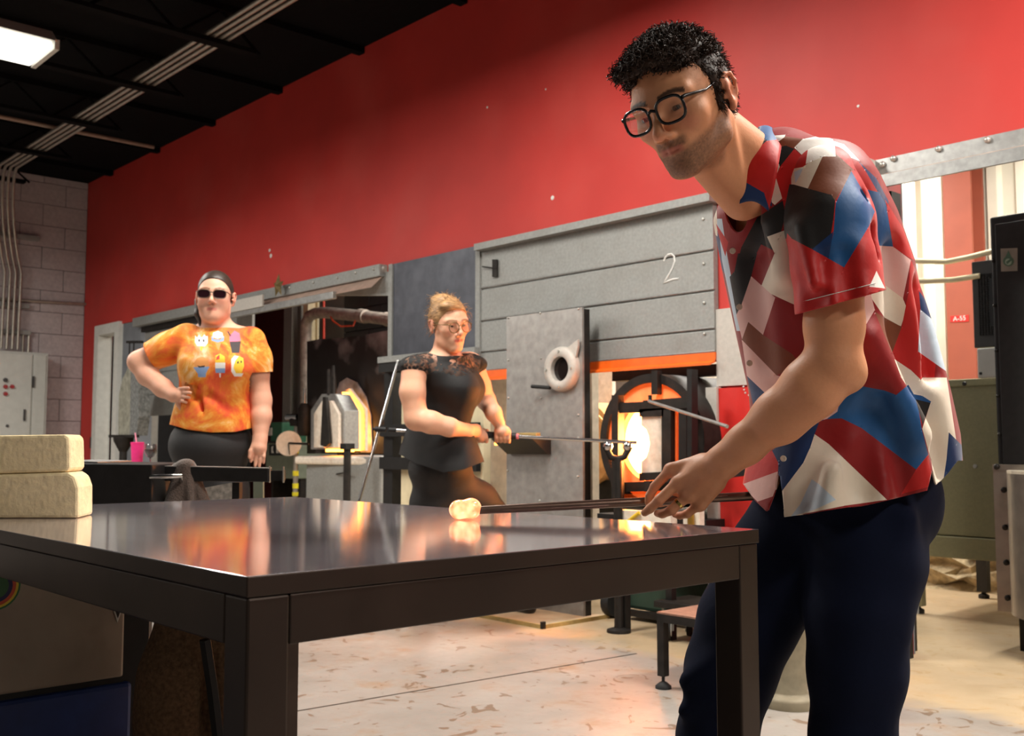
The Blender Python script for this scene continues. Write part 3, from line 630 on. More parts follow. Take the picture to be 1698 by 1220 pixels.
MB().box((a[0], 3.3, 0), (a[0]+.03, 3.33, a[2])).build('leg', M_blk2, t); MB().box((b[0]-.03, 3.3, 0), (b[0], 3.33, a[2])).build('leg', M_blk2, t)
# --- pier cladding right of the shutter
o = MB().box((-2.655, WY-.02, 1.29), (-1.9, WY-.002, 1.615)).build('grey_wall_panel', M_greyp); tag(o, 'light grey metal panel on the pier behind the man', 'panel')
t = thing('red_wall_cabinet', 'bright red metal cabinet with grey frame on the pier', 'cabinet', (-2.4, WY-.03, 0))
MB().box((-2.69, WY-.05, .0), (-2.635, WY-.002, 1.285)).build('frame_post', M_greyp, t)
MB().box((-2.635, WY-.035, .1), (-1.95, WY-.002, 1.28)).build('door', M_redp, t)
MB().box((-2.64, WY-.045, .0), (-1.95, WY-.002, .1)).build('plinth', M_blk2, t)
for x, y in ((1233, 638), (1234, 643), (1236, 648), (1242, 652)): MB().lathe([(.004, 0), (.003, .003)], onY(x, y+3, WY-.036), (0, -1, 0), 6).build('rivet', M_white, t)
for y in (779,): MB().bar(onY(1180, 785, WY-.15), onY(1260, 775, WY-.15), .03, .05).build('rail', M_blk, t)
# --- right hood beam
t = thing('hood_canopy', 'galvanized hood beam with bolts over the right opening', 'hood', (-.6, WY-.05, 1.99))
MB().box((-1.92, WY-.012, 2.05), (2.2, WY, 2.108)).build('flange', M_galv, t)
MB().prism([(-1.92, WY-.0, 2.05), (-1.92, WY-.012, 2.05), (-1.92, WY-.1, 2.015), (-1.92, WY-.1, 2.0)], (4.1, 0, 0)).build('sloping_plate', M_hoodin, t)
MB().box((-1.92, WY-.112, 1.975), (2.2, WY-.1, 2.02)).build('drip_edge', M_galv, t)
MB().box((-1.935, WY-.1, 1.985), (-1.92, WY, 2.108)).build('end_plate', M_greyp, t)
bolts([onY(x, y, WY-.012) for x, y in ((1464, 273), (1482, 263), (1557, 247), (1638, 232))], t, (0, -1, 0), .012, .014)
o = MB().box((-1.898, WY+.005, 0), (-1.868, WY+.075, 1.985)).build('trim_30', M_blk2); struct(o, 'dark strip for the shaded pier edge at the right opening')  # pier return in shadow: its shade is put into a dark strip
MB().box((-1.867, WY+.0, FZ+.16), (-1.85, WY+.09, 1.1)).build('grey_sleeve', M_galvd, o)

BAY = False      # no rescaling from here on
# ================================================================== RIGHT BAY (metres)
BY = 5.95*RESCALE; CZ = (3.53-FZ)*RESCALE
t = thing('steel_column', 'brown oxide steel column with a red A-55 sticker', 'column', (-3.05, BY-.15, 0))
_a, _b = onY(1566, 400, BY-.2)[0], onY(1612, 400, BY-.2)[0]
MB().box((_a, BY-.2, 0), (_b, BY-.18, CZ)).build('front_flange', M_rust, t); MB().box((_a, BY-.03, 0), (_b, BY-.005, CZ)).build('rear_flange', M_rust, t); MB().box(((_a+_b)/2-.01, BY-.18, 0), ((_a+_b)/2+.01, BY-.03, CZ)).build('web', M_rust, t)
sk = MB().prism(pY([(1576, 524), (1606, 522), (1606, 533), (1576, 534)], BY-.203), (0, .002, 0)).build('sticker', M_redp, t, label='red sticker reading A-55')
def text_mesh(body, name, size, origin, xdir, zdir, m, parent):
    cu = bpy.data.curves.new(name, 'FONT'); cu.body = body; cu.size = size; cu.align_x = 'CENTER'; cu.align_y = 'CENTER'
    tmp = bpy.data.objects.new(name, cu); COL.objects.link(tmp)
    bpy.context.view_layer.update()
    me = bpy.data.meshes.new_from_object(tmp.evaluated_get(bpy.context.evaluated_depsgraph_get()))
    bpy.data.objects.remove(tmp); bpy.data.curves.remove(cu)
    V = np.array([v.co[:] for v in me.vertices]); Fc = [list(p.vertices) for p in me.polygons]; bpy.data.meshes.remove(me)
    W = np.asarray(origin)+V[:, :1]*np.asarray(xdir)+V[:, 1:2]*np.asarray(zdir)
    return mkobj(name, W, Fc, m, parent)
text_mesh('A-55', 'lettering', .042, onY(1591, 528, BY-.2045), (1, 0, 0), (0, 0, 1), M_white, sk)
for (pts, lab) in (([(1480, 431), (1530, 433), (1570, 434), (1605, 427), (1660, 413)], 'upper cream cable running to the black machine'), ([(1480, 466), (1540, 466), (1580, 464), (1625, 457)], 'lower cream cable running to the grilled box')):
    o = MB().tube([onY(x, y, 5.212) for x, y in pts], .014, 8).build('cream_cable', M_cream, None, True); tag(o, lab, 'cable', 'cream cables')
t = thing('grille_box', 'dark box with a perforated grille behind the black machine', 'machine', (-2.2, 5.24, 0))
a, b = onY(1615, 577, 5.22), onY(1660, 428, 5.22)
MB().box((a[0], 5.22, a[2]), (b[0]+.1, 5.27, b[2])).build('body', mat('charcoal_enamel', (48, 46, 44), .5), t, bevel=.006)
g = MB(); gx0, gx1 = a[0]+.035, b[0]; gz0, gz1 = a[2]+.06, b[2]-.07
for k in range(26):
    z = gz0+(gz1-gz0)*k/25; g.box((gx0, 5.214, z-.002), (gx1, 5.22, z+.002))
for k in range(9):
    x = gx0+(gx1-gx0)*k/8; g.box((x-.0015, 5.213, gz0), (x+.0015, 5.219, gz1))
g.build('grille_mesh', M_blk2, t)['kind'] = 'stuff'
MB().box((b[0]-.05, 5.19, a[2]+.1), (b[0]+.1, 5.222, b[2]-.1)).build('mounting_plate', M_blk, t)
a, b = onY(1621, 627, 5.17), onY(1644, 576, 5.17)
o = MB().box((a[0], 5.17, a[2]), (b[0]+.03, 5.218, b[2])).build('switch_box', M_cab, None, bevel=.006); tag(o, 'small pale switch box under the grilled box', 'switch box')
MB().lathe([(.008, 0), (.006, .006)], onY(1626, 619, 5.17), (0, -1, 0), 8).build('screw', M_blk, o)
# black machine with stainless drum
MX0, MX1, MY = onY(1645, 500, 4.68)[0], -1.0, 4.68
t = thing('annealing_machine', 'tall black machine with stainless drum at the right edge', 'machine', (-1.5, 4.9, 0))
MB().box((MX0, MY, .22), (MX1, MY+.55, onY(1643, 360, 4.68)[2])).build('body', M_blk, t, bevel=.01)
MB().box((MX0+.03, MY-.02, .8), (MX1-.03, MY, 1.86)).build('front_panel', M_blk, t, bevel=.004)
MB().box((MX0+.06, MY+.02, 0), (MX1-.06, MY+.5, .22)).build('base', M_blk, t)
MB().box((MX0+.22, MY+.0, .0), (MX0+.5, MY+.03, .17)).build('base_slot', M_blk2, t)
prof = []
dc = A3(MX0+.5, MY-.02, 0); dru = MB(); K = 20; ring0 = []
arc = [(dc[0]-.43*math.cos(math.pi*k/K), dc[1]-.36*math.sin(math.pi*k/K)) for k in range(K+1)]
dru.prism([(x, y, .18) for x, y in arc], (0, 0, .585))
dm = dru.build('drum', M_stain, t); autosmooth(dm, 35)
MB().prism([(x, y, .765) for x, y in arc], (0, 0, .012)).build('drum_lid', mat('pale_steel_lid', (216, 206, 186), .4, .5), dm)
MB().box((MX0, MY-.05, .17), (MX0+.072, MY-.02, .79)).build('flange', M_stain, t)
MB().box((MX0, MY-.055, .775), (MX1, MY-.02, .8)).build('top_flange', M_stain, t)
bolts([(MX0+.045, MY-.051, z) for z in (.23, .38, .53, .69)]+[(MX0+.02+.18*k, MY-.056, .79) for k in (0, 1, 2)], t, (0, -1, 0), .013, .012, M_blk2)
bolts([(MX0+.012, MY-.001, z) for z in (.93, 1.1, 1.3, 1.5, 1.7)]+[(MX0+.17, MY-.021, z) for z in (.9, 1.1)], t, (0, -1, 0), .008, .008, M_blk2)
st = MB().prism(pY([(1659, 412), (1687, 411), (1687, 449), (1660, 450)], MY-.023), (0, .002, 0)).build('sticker', mat('grey_sticker', (120, 112, 102), .5), t)
cxy = (1672, 433); D = [(cxy[0], 415)]+[(cxy[0]+9*math.sin(a), cxy[1]-8.43*math.cos(a)) for a in np.linspace(.55, 2*math.pi-.55, 16)]
dp = MB().prism(pY(D, MY-.025), (0, .0015, 0)).build('drop_logo', mat('drop_green', (66, 92, 74), .5), st)
D2 = [(cxy[0]+5.5*math.sin(a), cxy[1]+1-5.43*math.cos(a)) for a in np.linspace(0, 2*math.pi, 15)[:-1]]
MB().prism(pY(D2, MY-.026), (0, .001, 0)).build('drop_ring', mat('pale_mint', (132, 150, 132), .5), dp)
MB().prism(pY([(1668, 434), (1677, 428), (1677, 432), (1670, 438)], MY-.0275), (0, .001, 0)).build('drop_stroke', mat('drop_green', (66, 92, 74)), dp)
# olive cabinet
t = thing('olive_cabinet', 'olive green metal cabinet on thin legs behind the man', 'cabinet', (-2.3, 5.75, 0))
MB().box((-2.71, 5.33, .42), (-1.78, 6.18, 1.218)).build('body', M_olive, t, bevel=.006)
MB().box((-2.71, 5.32, .305), (-1.78, 6.18, .416)).build('skirt', M_olive, t, bevel=.006)
MB().box((-2.715, 5.316, 1.185), (-1.78, 6.18, 1.222)).build('top_rim', M_olive, t, bevel=.004)
for X, Y in ((-2.68, 5.355), (-2.68, 6.15), (-1.82, 5.355), (-1.82, 6.15)):
    l = MB().box((X-.03, Y-.025, .04), (X+.03, Y+.025, .31)).build('leg', M_olive if Y < 6 else M_blk, t)
    MB().lathe([(.03, 0), (.03, .02), (.012, .03), (.012, .045)], (X, Y, 0), n=10).build('leveling_foot', M_blk2, l)
for x, y in ((1599, 636), (1617, 773)): MB().lathe([(.012, 0), (.009, .006)], onY(x, y, 5.328 if y > 700 else 5.314), (0, -1, 0), 10).build('screw', M_blk if y < 700 else M_zinc, t)
# rough concrete footing
rb = MB(); rng = np.random.default_rng(3); nx, nz, X0, X1, Z1 = 14, 6, -3.35, -2.2, .23
G = {}
for i in range(nx+1):
    for k in range(nz+1):
        G[i, k] = rb.pts([(X0+(X1-X0)*i/nx+rng.normal()*.02, 6.36+rng.normal()*.03+.03*k/nz, max(0, Z1*k/nz+rng.normal()*.01*(k > 0)))])
for i in range(nx):
    for k in range(nz): rb.f.append((G[i, k], G[i+1, k], G[i+1, k+1], G[i, k+1]))
tb = [rb.pts([(X0+(X1-X0)*i/nx, 6.6, Z1)]) for i in range(nx+1)]
for i in range(nx): rb.f.append((G[i, nz], G[i+1, nz], tb[i+1], tb[i]))
lb = rb.pts([(X0, 6.6, 0)]); rb.f.append(tuple([G[0, k] for k in range(nz, -1, -1)]+[lb, tb[0]]))
lb2 = rb.pts([(X1, 6.6, 0)]); rb.f.append(tuple([G[nx, k] for k in range(nz+1)]+[tb[nx], lb2]))
o = rb.build('concrete_footing', M_rock); tag(o, 'rough broken concrete footing under the olive cabinet', 'concrete block')
# grey post behind the man
t = thing('grey_post', 'grey steel post with a bolted foot behind the legs of the man', 'post', (-2.28, 4.31, 0))
MB().box((-2.33, 4.27, 0), (-2.22, 4.36, .82)).build('shaft', M_galvd, t); MB().box((-2.345, 4.255, 0), (-2.2, 4.375, .17)).build('foot_sleeve', M_blk2, t)
bolts([(-2.225, 4.254, z) for z in (.07, .13)], t, (0, -1, 0), .01, .01)
# pedestal between the legs
t = thing('pipe_pedestal', 'tapered grey pedestal with round flange between the legs of the man', 'pedestal', (-2.04, 3.14, 0))
MB().lathe([(.093, 0), (.095, .026), (.089, .038), (.066, .042), (.061, .05), (.066, .17), (.075, .36), (.078, .49), (.1, .495), (.1, .52)], (-2.04, 3.14, 0), n=28).build('column', mat('khaki_iron', (140, 130, 108), .6, .2, var=.15, dirt=(110, 98, 78), dscale=10), t, True)
MB().tube([(-1.97+.06*math.cos(a), 3.42+.02*math.sin(a*.5), .07+.06*math.sin(a)) for a in np.linspace(-1.6, 4.6, 22)], .009, 8).build('hose_loop', M_rubber, t, True)
# low steel step
t = thing('steel_step', 'low brown steel step table on leveling feet near the glory hole', 'step', (-2.3, 3.25, 0))
MB().box((-2.505, 3.005, .269), (-2.16, 3.5, .275)).build('top_plate', mat('rusty_plate', (150, 112, 94), .7, .2, var=.15, scale=60), t)
for lo_, hi_ in (((-2.505, 3.005, .239), (-2.16, 3.035, .269)), ((-2.505, 3.47, .239), (-2.16, 3.5, .269)), ((-2.505, 3.035, .239), (-2.475, 3.47, .269)), ((-2.19, 3.035, .239), (-2.16, 3.47, .269))):
    MB().box(lo_, hi_).build('frame_bar', M_blk2, t)
for X, Y in ((-2.49, 3.02), (-2.49, 3.485), (-2.175, 3.02), (-2.175, 3.485)):
    l = MB().box((X-.015, Y-.015, .045), (X+.015, Y+.015, .239)).build('leg', M_blk2, t)
    MB().lathe([(.029, 0), (.029, .01), (.014, .022), (.006, .026), (.006, .048)], (X, Y, 0), n=14).build('leveling_foot', M_rubber, l, True)
# tray and green wheeled base
t = thing('floor_tray', 'flat steel drip tray with raised edge on the floor', 'tray', (-4.15, 3.85, 0))
MB().box((-4.75, 3.56, 0), (-3.675, 4.05, .005)).build('pan', mat('sandy_pan', (196, 160, 124), .7, var=.2, scale=6, dirt=(120, 150, 140), dscale=3, damt=.5), t)
MB().box((-4.75, 3.552, 0), (-3.675, 3.562, .019)).build('edge', M_wood, t); MB().box((-3.68, 3.56, 0), (-3.67, 4.05, .019)).build('edge', M_wood, t); MB().box((-3.684, 3.548, 0), (-3.667, 3.57, .034)).build('corner_post', M_blk2, t)
t = thing('wheeled_green_machine', 'green wheeled machine base on the floor tray', 'machine', (-3.3, 4.1, 0))
MB().box((-3.63, 4.09, .05), (-3.3, 4.4, .22)).build('body', mat('dark_machine_green', (38, 62, 50), .5), t, bevel=.02)
MB().box((-3.64, 4.06, .02), (-3.2, 4.1, .05)).build('foot_rail', M_blk2, t)
for Y in (4.06, 4.42): MB().lathe([(.02, -.025), (.075, -.025), (.08, 0), (.075, .025), (.02, .025)], (-3.67, Y, .08), (1, 0, 0), 20).build('wheel', M_rubber, t, True)
bolts([(-3.695, 4.06, .08)], t, (1, 0, 0), .02, .01)


# low dolly with a caster behind the step
t = thing('caster_dolly', 'low steel dolly on a chrome caster behind the brown step', 'dolly', (-2.9, 3.8, 0))
MB().box((-3.12, 3.72, .15), (-2.6, 3.98, .18)).build('deck', M_blk2, t, bevel=.004)
for X, Y in ((-3.08, 3.77), (-2.65, 3.77), (-3.08, 3.93), (-2.65, 3.93)):
    w_ = MB().lathe([(.02, -.014), (.056, -.014), (.06, -.006), (.06, .006), (.056, .014), (.02, .014)], (X, Y, .06), (.8, .6, 0), 22).build('caster', M_rubber, t, True)
    MB().lathe([(.002, -.019), (.042, -.019), (.042, .019), (.002, .019)], (X, Y, .06), (.8, .6, 0), 16).build('hub', M_white, w_)
    MB().obox((X+.02, Y+.015, .1), ((.8, .6, 0), (-.6, .8, 0), (0, 0, 1)), (.004, .03, .052)).obox((X-.016, Y-.012, .1), ((.8, .6, 0), (-.6, .8, 0), (0, 0, 1)), (.004, .03, .052)).build('fork', M_galvd, w_)

# ================================================================== FOREGROUND TABLE
TZ = .74; TX0, TX1, TY0, TY1 = -2.55, -1.03, .555, 1.505
t = thing('marver_table', 'polished steel topped marver table in the foreground', 'table', ((TX0+TX1)/2, (TY0+TY1)/2, 0))
MB().box((TX0, TY0, TZ-.023), (TX1, TY1, TZ)).build('top', [M_tabtop, M_tabfr], t, bevel=.0015)
tp = [o for o in t.children][0]
for p in tp.data.polygons: p.material_index = 0 if p.normal.z > .5 else 1
g = .052; RB, RT_ = TZ-.079, TZ-.0235
for lo_, hi_ in (((TX0+.002+g, TY0+.002, RB), (TX1-.002-g, TY0+.002+g, RT_)), ((TX0+.002+g, TY1-.002-g, RB), (TX1-.002-g, TY1-.002, RT_)),
                 ((TX1-.002-g, TY0+.002+g, RB), (TX1-.002, TY1-.002-g, RT_)), ((TX0+.002, TY0+.002+g, RB), (TX0+.002+g, TY1-.002-g, RT_))):
    MB().box(lo_, hi_).build('apron_rail', M_tabfr, t, bevel=.002)
for X in (TX0+.002, TX1-.002-g):
    for Y in (TY0+.002, TY1-.002-g): MB().box((X, Y, 0), (X+g, Y+g, RT_)).build('leg', M_tabfr, t, bevel=.003)
# fire bricks
def brick(pts_near, d, depth, label):
    P = [atd(x, y, d) for x, y in pts_near]
    nrm = A3(FW[0], FW[1], 0); nrm /= np.linalg.norm(nrm)
    ang = math.radians(8); n2 = A3(nrm[0]*math.cos(ang)-nrm[1]*math.sin(ang), nrm[0]*math.sin(ang)+nrm[1]*math.cos(ang), 0)
    mb = MB(); k = len(P); mb.prism(P, n2*depth)
    o = mb.build('fire_brick', M_brick, None, bevel=.006); tag(o, label, 'brick', 'soft fire bricks on the marver table'); return o
db = 2.02
ybot = 610+F_PX*(FW[2]-(TZ+.0004-CAM[2])/db)/UP[2]
brick([(-92, ybot), (130, ybot), (130, 808), (124, 790), (112, 783), (-92, 789)], db, .11, 'lower pale fire brick with a chipped corner on the table')
brick([(-95, 788.4), (112, 782.4), (116, 775), (115, 725), (108, 720), (-95, 723)], db+.005, .11, 'upper pale fire brick stacked on the chipped one')
# ------------------------------------------------------------------ under the table: steel bin, sack
BX = -2.35
pb_ = onX(205, 1122, BX); pr = onX(215, 1030, BX)
t = thing('steel_bin', 'steel sided bin with stickers and blue lower half under the table', 'bin', (BX-.3, .6, 0))
yR = pb_[1]; zs_ = pb_[2]
M_bin = mat('smudged_steel', (158, 144, 130), .55, .35, var=.12, scale=6, dirt=(96, 72, 52), dscale=4, damt=.6)
MB().box((BX-.45, yR-1.1, zs_), (BX, yR, .63)).build('upper_body', M_bin, t, bevel=.006)
MB().box((BX-.45, yR-1.1, 0), (BX+.004, yR+.02, zs_-.012)).build('lower_body', mat('blue_enamel', (34, 58, 120), .5), t, bevel=.01)
MB().box((BX-.45, yR-1.1, zs_-.012), (BX-.005, yR, zs_)).build('seam', M_blk, t)
MB().box((BX-.4, yR, .02), (BX-.01, yR+.06, .63)).build('end_post', M_blk, t)
sc_ = onX(-8, 972, BX+.001)
for r, m in ((.05, mat('sticker_green', (40, 110, 60), .5)), (.046, mat('sticker_yellow', (222, 190, 50), .5)), (.041, mat('sticker_orange', (205, 80, 45), .5)), (.034, mat('sticker_navy', (32, 30, 80), .5)), (.026, mat('sticker_green2', (48, 96, 56), .5))):
    MB().lathe([(r, 0), (r, .0012+.0006*(.05-r)*100)], sc_, (1, 0, 0), 28).build('round_sticker', m, t)
q = onX(195, 1020, BX+.001); MB().prism([q+A3(0, -.012, .018), q+A3(0, .0, -.016), q+A3(0, .012, .018)], (.0015, 0, 0)).build('triangle_sticker', M_white, t)
MB().prism([q+A3(.001, -.007, .014), q+A3(.001, .0, -.006), q+A3(.001, .007, .014)], (.0015, 0, 0)).build('triangle_print', M_blk, t)
# ================================================================== SDF MODELLING (bodies, clothes, soft things)
class Vol:
    def __init__(s, lo, hi, h):
        s.lo = np.asarray(lo, float); s.h = h; s.n = np.ceil((np.asarray(hi)-s.lo)/h).astype(int)+1
        s.d = np.full(tuple(s.n), .5, np.float32)
        s.ax = [(s.lo[i]+h*np.arange(s.n[i])).astype(np.float32) for i in range(3)]
    def sub(s, lo, hi):
        i0 = np.clip(np.floor((np.asarray(lo)-s.lo)/s.h).astype(int), 0, s.n-1); i1 = np.clip(np.ceil((np.asarray(hi)-s.lo)/s.h).astype(int)+1, 1, s.n)
        if np.any(i1 <= i0): return None, None
        sl = tuple(slice(a, b) for a, b in zip(i0, i1)); return sl, np.ix_(*[s.ax[k][sl[k]] for k in range(3)])
    def put(s, fn, lo, hi, k, mode='u'):
        pad = k*1.2+s.h*3; sl, g = s.sub(np.asarray(lo)-pad, np.asarray(hi)+pad)
        if sl is None: return s
        dd = fn(*g).astype(np.float32); a = s.d[sl]
        if mode == 'u':
            hh = np.maximum(k-np.abs(a-dd), 0)/max(k, 1e-6); s.d[sl] = np.minimum(a, dd)-hh*hh*k*.25
        elif mode == 's':
            dd = -dd; hh = np.maximum(k-np.abs(a-dd), 0)/max(k, 1e-6); s.d[sl] = np.maximum(a, dd)+hh*hh*k*.25
        elif mode == 'b': s.d[sl] = a+dd
        return s
    def cone(s, a, b, r1, r2, k=.01, mode='u', flat=None):
        a = np.asarray(a, float); b = np.asarray(b, float); ba = b-a; L = max(ba@ba, 1e-12); R = max(r1, r2)
        def fn(X, Y, Z):
            x, y, z = X-a[0], Y-a[1], Z-a[2]
            t = np.clip((x*ba[0]+y*ba[1]+z*ba[2])/L, 0, 1)
            dx, dy, dz = x-t*ba[0], y-t*ba[1], z-t*ba[2]; q = dx*dx+dy*dy+dz*dz
            if flat is not None:
                n, f = flat; c = dx*n[0]+dy*n[1]+dz*n[2]; q = q+c*c*(1/f**2-1)
            return np.sqrt(q)-(r1+(r2-r1)*t)
        return s.put(fn, np.minimum(a, b)-R, np.maximum(a, b)+R, k, mode)
    def chain(s, P, R, k=.01, mode='u', flat=None):
        for i in range(len(P)-1): s.cone(P[i], P[i+1], R[i], R[i+1], k, mode, flat)
        return s
    def ell(s, c, r, axes=None, k=.01, mode='u'):
        c = np.asarray(c, float); r = np.asarray(r, float); A = np.eye(3) if axes is None else np.asarray(axes, float); R = r.max()
        def fn(X, Y, Z):
            x, y, z = X-c[0], Y-c[1], Z-c[2]; k0 = 0; k1 = 0
            for i in range(3):
                u = (x*A[i, 0]+y*A[i, 1]+z*A[i, 2])/r[i]; k0 = k0+u*u; k1 = k1+(u/r[i])**2
            k0 = np.sqrt(k0); return k0*(k0-1)/np.maximum(np.sqrt(k1), 1e-6)
        return s.put(fn, c-R, c+R, k, mode)
    def loft(s, L, fdir, ldir, k=.02, p=2.2):
        """stacked super-ellipse sections: L = [(centre xyz, half along fdir, half along ldir)] ordered upward in z"""
        Zs = np.array([q[0][2] for q in L]); C = np.array([q[0] for q in L]); A = np.array([q[1] for q in L]); B = np.array([q[2] for q in L])
        def fn(X, Y, Z):
            z = np.clip(Z, Zs[0], Zs[-1]); cx = np.interp(z, Zs, C[:, 0]); cy = np.interp(z, Zs, C[:, 1]); a = np.interp(z, Zs, A); b = np.interp(z, Zs, B)
            u = ((X-cx)*fdir[0]+(Y-cy)*fdir[1])/a; v = ((X-cx)*ldir[0]+(Y-cy)*ldir[1])/b
            rr = (np.abs(u)**p+np.abs(v)**p)**(1/p); dd = (rr-1)*np.minimum(a, b)
            return np.maximum(dd, np.abs(Z-(Zs[0]+Zs[-1])/2)-(Zs[-1]-Zs[0])/2)
        R = max(A.max(), B.max()); return s.put(fn, C.min(0)-R, C.max(0)+R, k)
    def mesh(s, tri=True):
        d = s.d; n = s.n; ins = d < 0
        c = [ins[i:n[0]-1+i, j:n[1]-1+j, k:n[2]-1+k] for i in (0, 1) for j in (0, 1) for k in (0, 1)]
        allv = c[0].copy(); anyv = c[0].copy()
        for q in c[1:]: allv &= q; anyv |= q
        act = anyv & ~allv; idx = np.argwhere(act); del allv, anyv
        vid = np.full(act.shape, -1, np.int32); vid[act] = np.arange(len(idx))
        val = {}
        for i in (0, 1):
            for j in (0, 1):
                for k in (0, 1): val[i, j, k] = d[idx[:, 0]+i, idx[:, 1]+j, idx[:, 2]+k].astype(float)
        S = np.zeros((len(idx), 3)); N = np.zeros(len(idx))
        for ax in range(3):
            for a in (0, 1):
                for b in (0, 1):
                    c0 = [a, b]; c0.insert(ax, 0); c1 = list(c0); c1[ax] = 1
                    v0, v1 = val[tuple(c0)], val[tuple(c1)]; m = (v0 < 0) != (v1 < 0)
                    t = np.where(m, v0/np.where(m, v0-v1, 1), 0)
                    P = np.tile(np.array(c0, float), (len(idx), 1)); P[:, ax] += t; S[m] += P[m]; N[m] += 1
        V = s.lo+s.h*(idx+S/N[:, None]); Q = []
        for ax in range(3):
            sl0 = [slice(None)]*3; sl1 = [slice(None)]*3; sl0[ax] = slice(0, -1); sl1[ax] = slice(1, None)
            x = ins[tuple(sl0)] != ins[tuple(sl1)]; e = np.argwhere(x)
            o = [q for q in range(3) if q != ax]
            ok = (e[:, o[0]] > 0) & (e[:, o[1]] > 0) & (e[:, o[0]] < n[o[0]]-1) & (e[:, o[1]] < n[o[1]]-1); e = e[ok]
            def cell(da, db): f = e.copy(); f[:, o[0]] -= da; f[:, o[1]] -= db; return vid[f[:, 0], f[:, 1], f[:, 2]]
            q = np.stack([cell(1, 1), cell(0, 1), cell(0, 0), cell(1, 0)], 1)
            s0 = ins[e[:, 0], e[:, 1], e[:, 2]]
            if ax == 1: s0 = ~s0
            q[~s0] = q[~s0][:, ::-1]; Q.append(q)
        Q = np.concatenate(Q)
        if tri: return V, np.concatenate([Q[:, [0, 1, 2]], Q[:, [0, 2, 3]]])
        return V, Q
def cut(V, T, g):
    """keep the part of the triangle mesh where g < 0"""
    V = np.asarray(V); keep = (g[T] < 0); cnt = keep.sum(1); out = [T[cnt == 3]]; nv = list(V); new = []; cache = {}
    def mid(a, b):
        key = (a, b) if a < b else (b, a)
        if key not in cache:
            t = g[a]/(g[a]-g[b]); cache[key] = len(nv); nv.append(V[a]+(V[b]-V[a])*t)
        return cache[key]
    for tri in T[(cnt == 1) | (cnt == 2)]:
        poly = []
        for i in range(3):
            a, b = tri[i], tri[(i+1) % 3]
            if g[a] < 0: poly.append(a)
            if (g[a] < 0) != (g[b] < 0): poly.append(mid(a, b))
        for i in range(1, len(poly)-1): new.append((poly[0], poly[i], poly[i+1]))
    T2 = np.concatenate(out+([np.array(new)] if new else [])); V2 = np.array(nv)
    used = np.unique(T2); mp = np.full(len(V2), -1); mp[used] = np.arange(len(used)); return V2[used], mp[T2]
def smoothmesh(V, T, it=2, lam=.5):
    E = np.concatenate([T[:, [0, 1]], T[:, [1, 2]], T[:, [2, 0]]]); E = np.concatenate([E, E[:, ::-1]])
    deg = np.bincount(E[:, 0], minlength=len(V))[:, None]
    for _ in range(it):
        S = np.zeros_like(V)
        for c in range(3): S[:, c] = np.bincount(E[:, 0], V[E[:, 1], c], len(V))
        V = V+lam*(S/np.maximum(deg, 1)-V)
    return V
def split_print(V, T, polys, uvf):
    """cut the triangles along printed polygon outlines (polys in print coordinates)"""
    n = len(V); cap = n*3+20000; VV = np.zeros((cap, 3)); VV[:n] = V; UU = np.zeros((cap, 2)); UU[:n] = uvf(np.asarray(V)); T = np.asarray(T)
    for poly, _ in polys:
        pa = np.asarray(poly, float); lo, hi = pa.min(0), pa.max(0); tu = UU[T]
        m = np.ones(len(T), bool)
        for c in (0, 1): m &= (tu[:, :, c].max(1) >= lo[c]) & (tu[:, :, c].min(1) <= hi[c])
        R = T[m]; rest = T[~m]; k = len(pa)
        for i in range(k):
            a = pa[i]; e = pa[(i+1) % k]-a; L = np.hypot(*e)
            if L < 1e-6 or not len(R): continue
            e = e/L; W = UU[R]-a; ts = W[:, :, 1]*e[0]-W[:, :, 0]*e[1]; ta = W[:, :, 0]*e[0]+W[:, :, 1]*e[1]
            ts[np.abs(ts) < 1e-3] = 0
            hit = (ts.min(1) < 0) & (ts.max(1) > 0) & (ta.max(1) > 0) & (ta.min(1) < L)
            if not hit.any(): continue
            new = []; cache = {}
            for tri, sd in zip(R[hit].tolist(), ts[hit].tolist()):
                pos, neg = [], []
                for j in range(3):
                    q = (j+1) % 3; p_, q_ = tri[j], tri[q]
                    if sd[j] >= 0: pos.append(p_)
                    if sd[j] <= 0: neg.append(p_)
                    if sd[j]*sd[q] < 0:
                        key = (p_, q_) if p_ < q_ else (q_, p_)
                        if key not in cache:
                            t = sd[j]/(sd[j]-sd[q]); cache[key] = n; VV[n] = VV[p_]+(VV[q_]-VV[p_])*t; UU[n] = UU[p_]+(UU[q_]-UU[p_])*t; n += 1
                        pos.append(cache[key]); neg.append(cache[key])
                for pl_ in (pos, neg):
                    for j in range(1, len(pl_)-1): new.append((pl_[0], pl_[j], pl_[j+1]))
            R = np.concatenate([R[~hit], np.array(new)])
        T = np.concatenate([rest, R])
    return VV[:n].copy(), T, UU[:n].copy()
def inpoly(P, poly):
    x, y = P[:, 0], P[:, 1]; r = np.zeros(len(P), bool); n = len(poly)
    for i in range(n):
        x0, y0 = poly[i]; x1, y1 = poly[(i+1) % n]
        if y0 == y1: continue
        c = ((y0 > y) != (y1 > y)) & (x < (x1-x0)*(y-y0)/(y1-y0)+x0); r ^= c
    return r
def paint(V, T, U, polys, base=0):
    c = U[T].mean(1); mi = np.full(len(T), base)
    for poly, k in polys: mi[inpoly(c, poly)] = k
    return mi
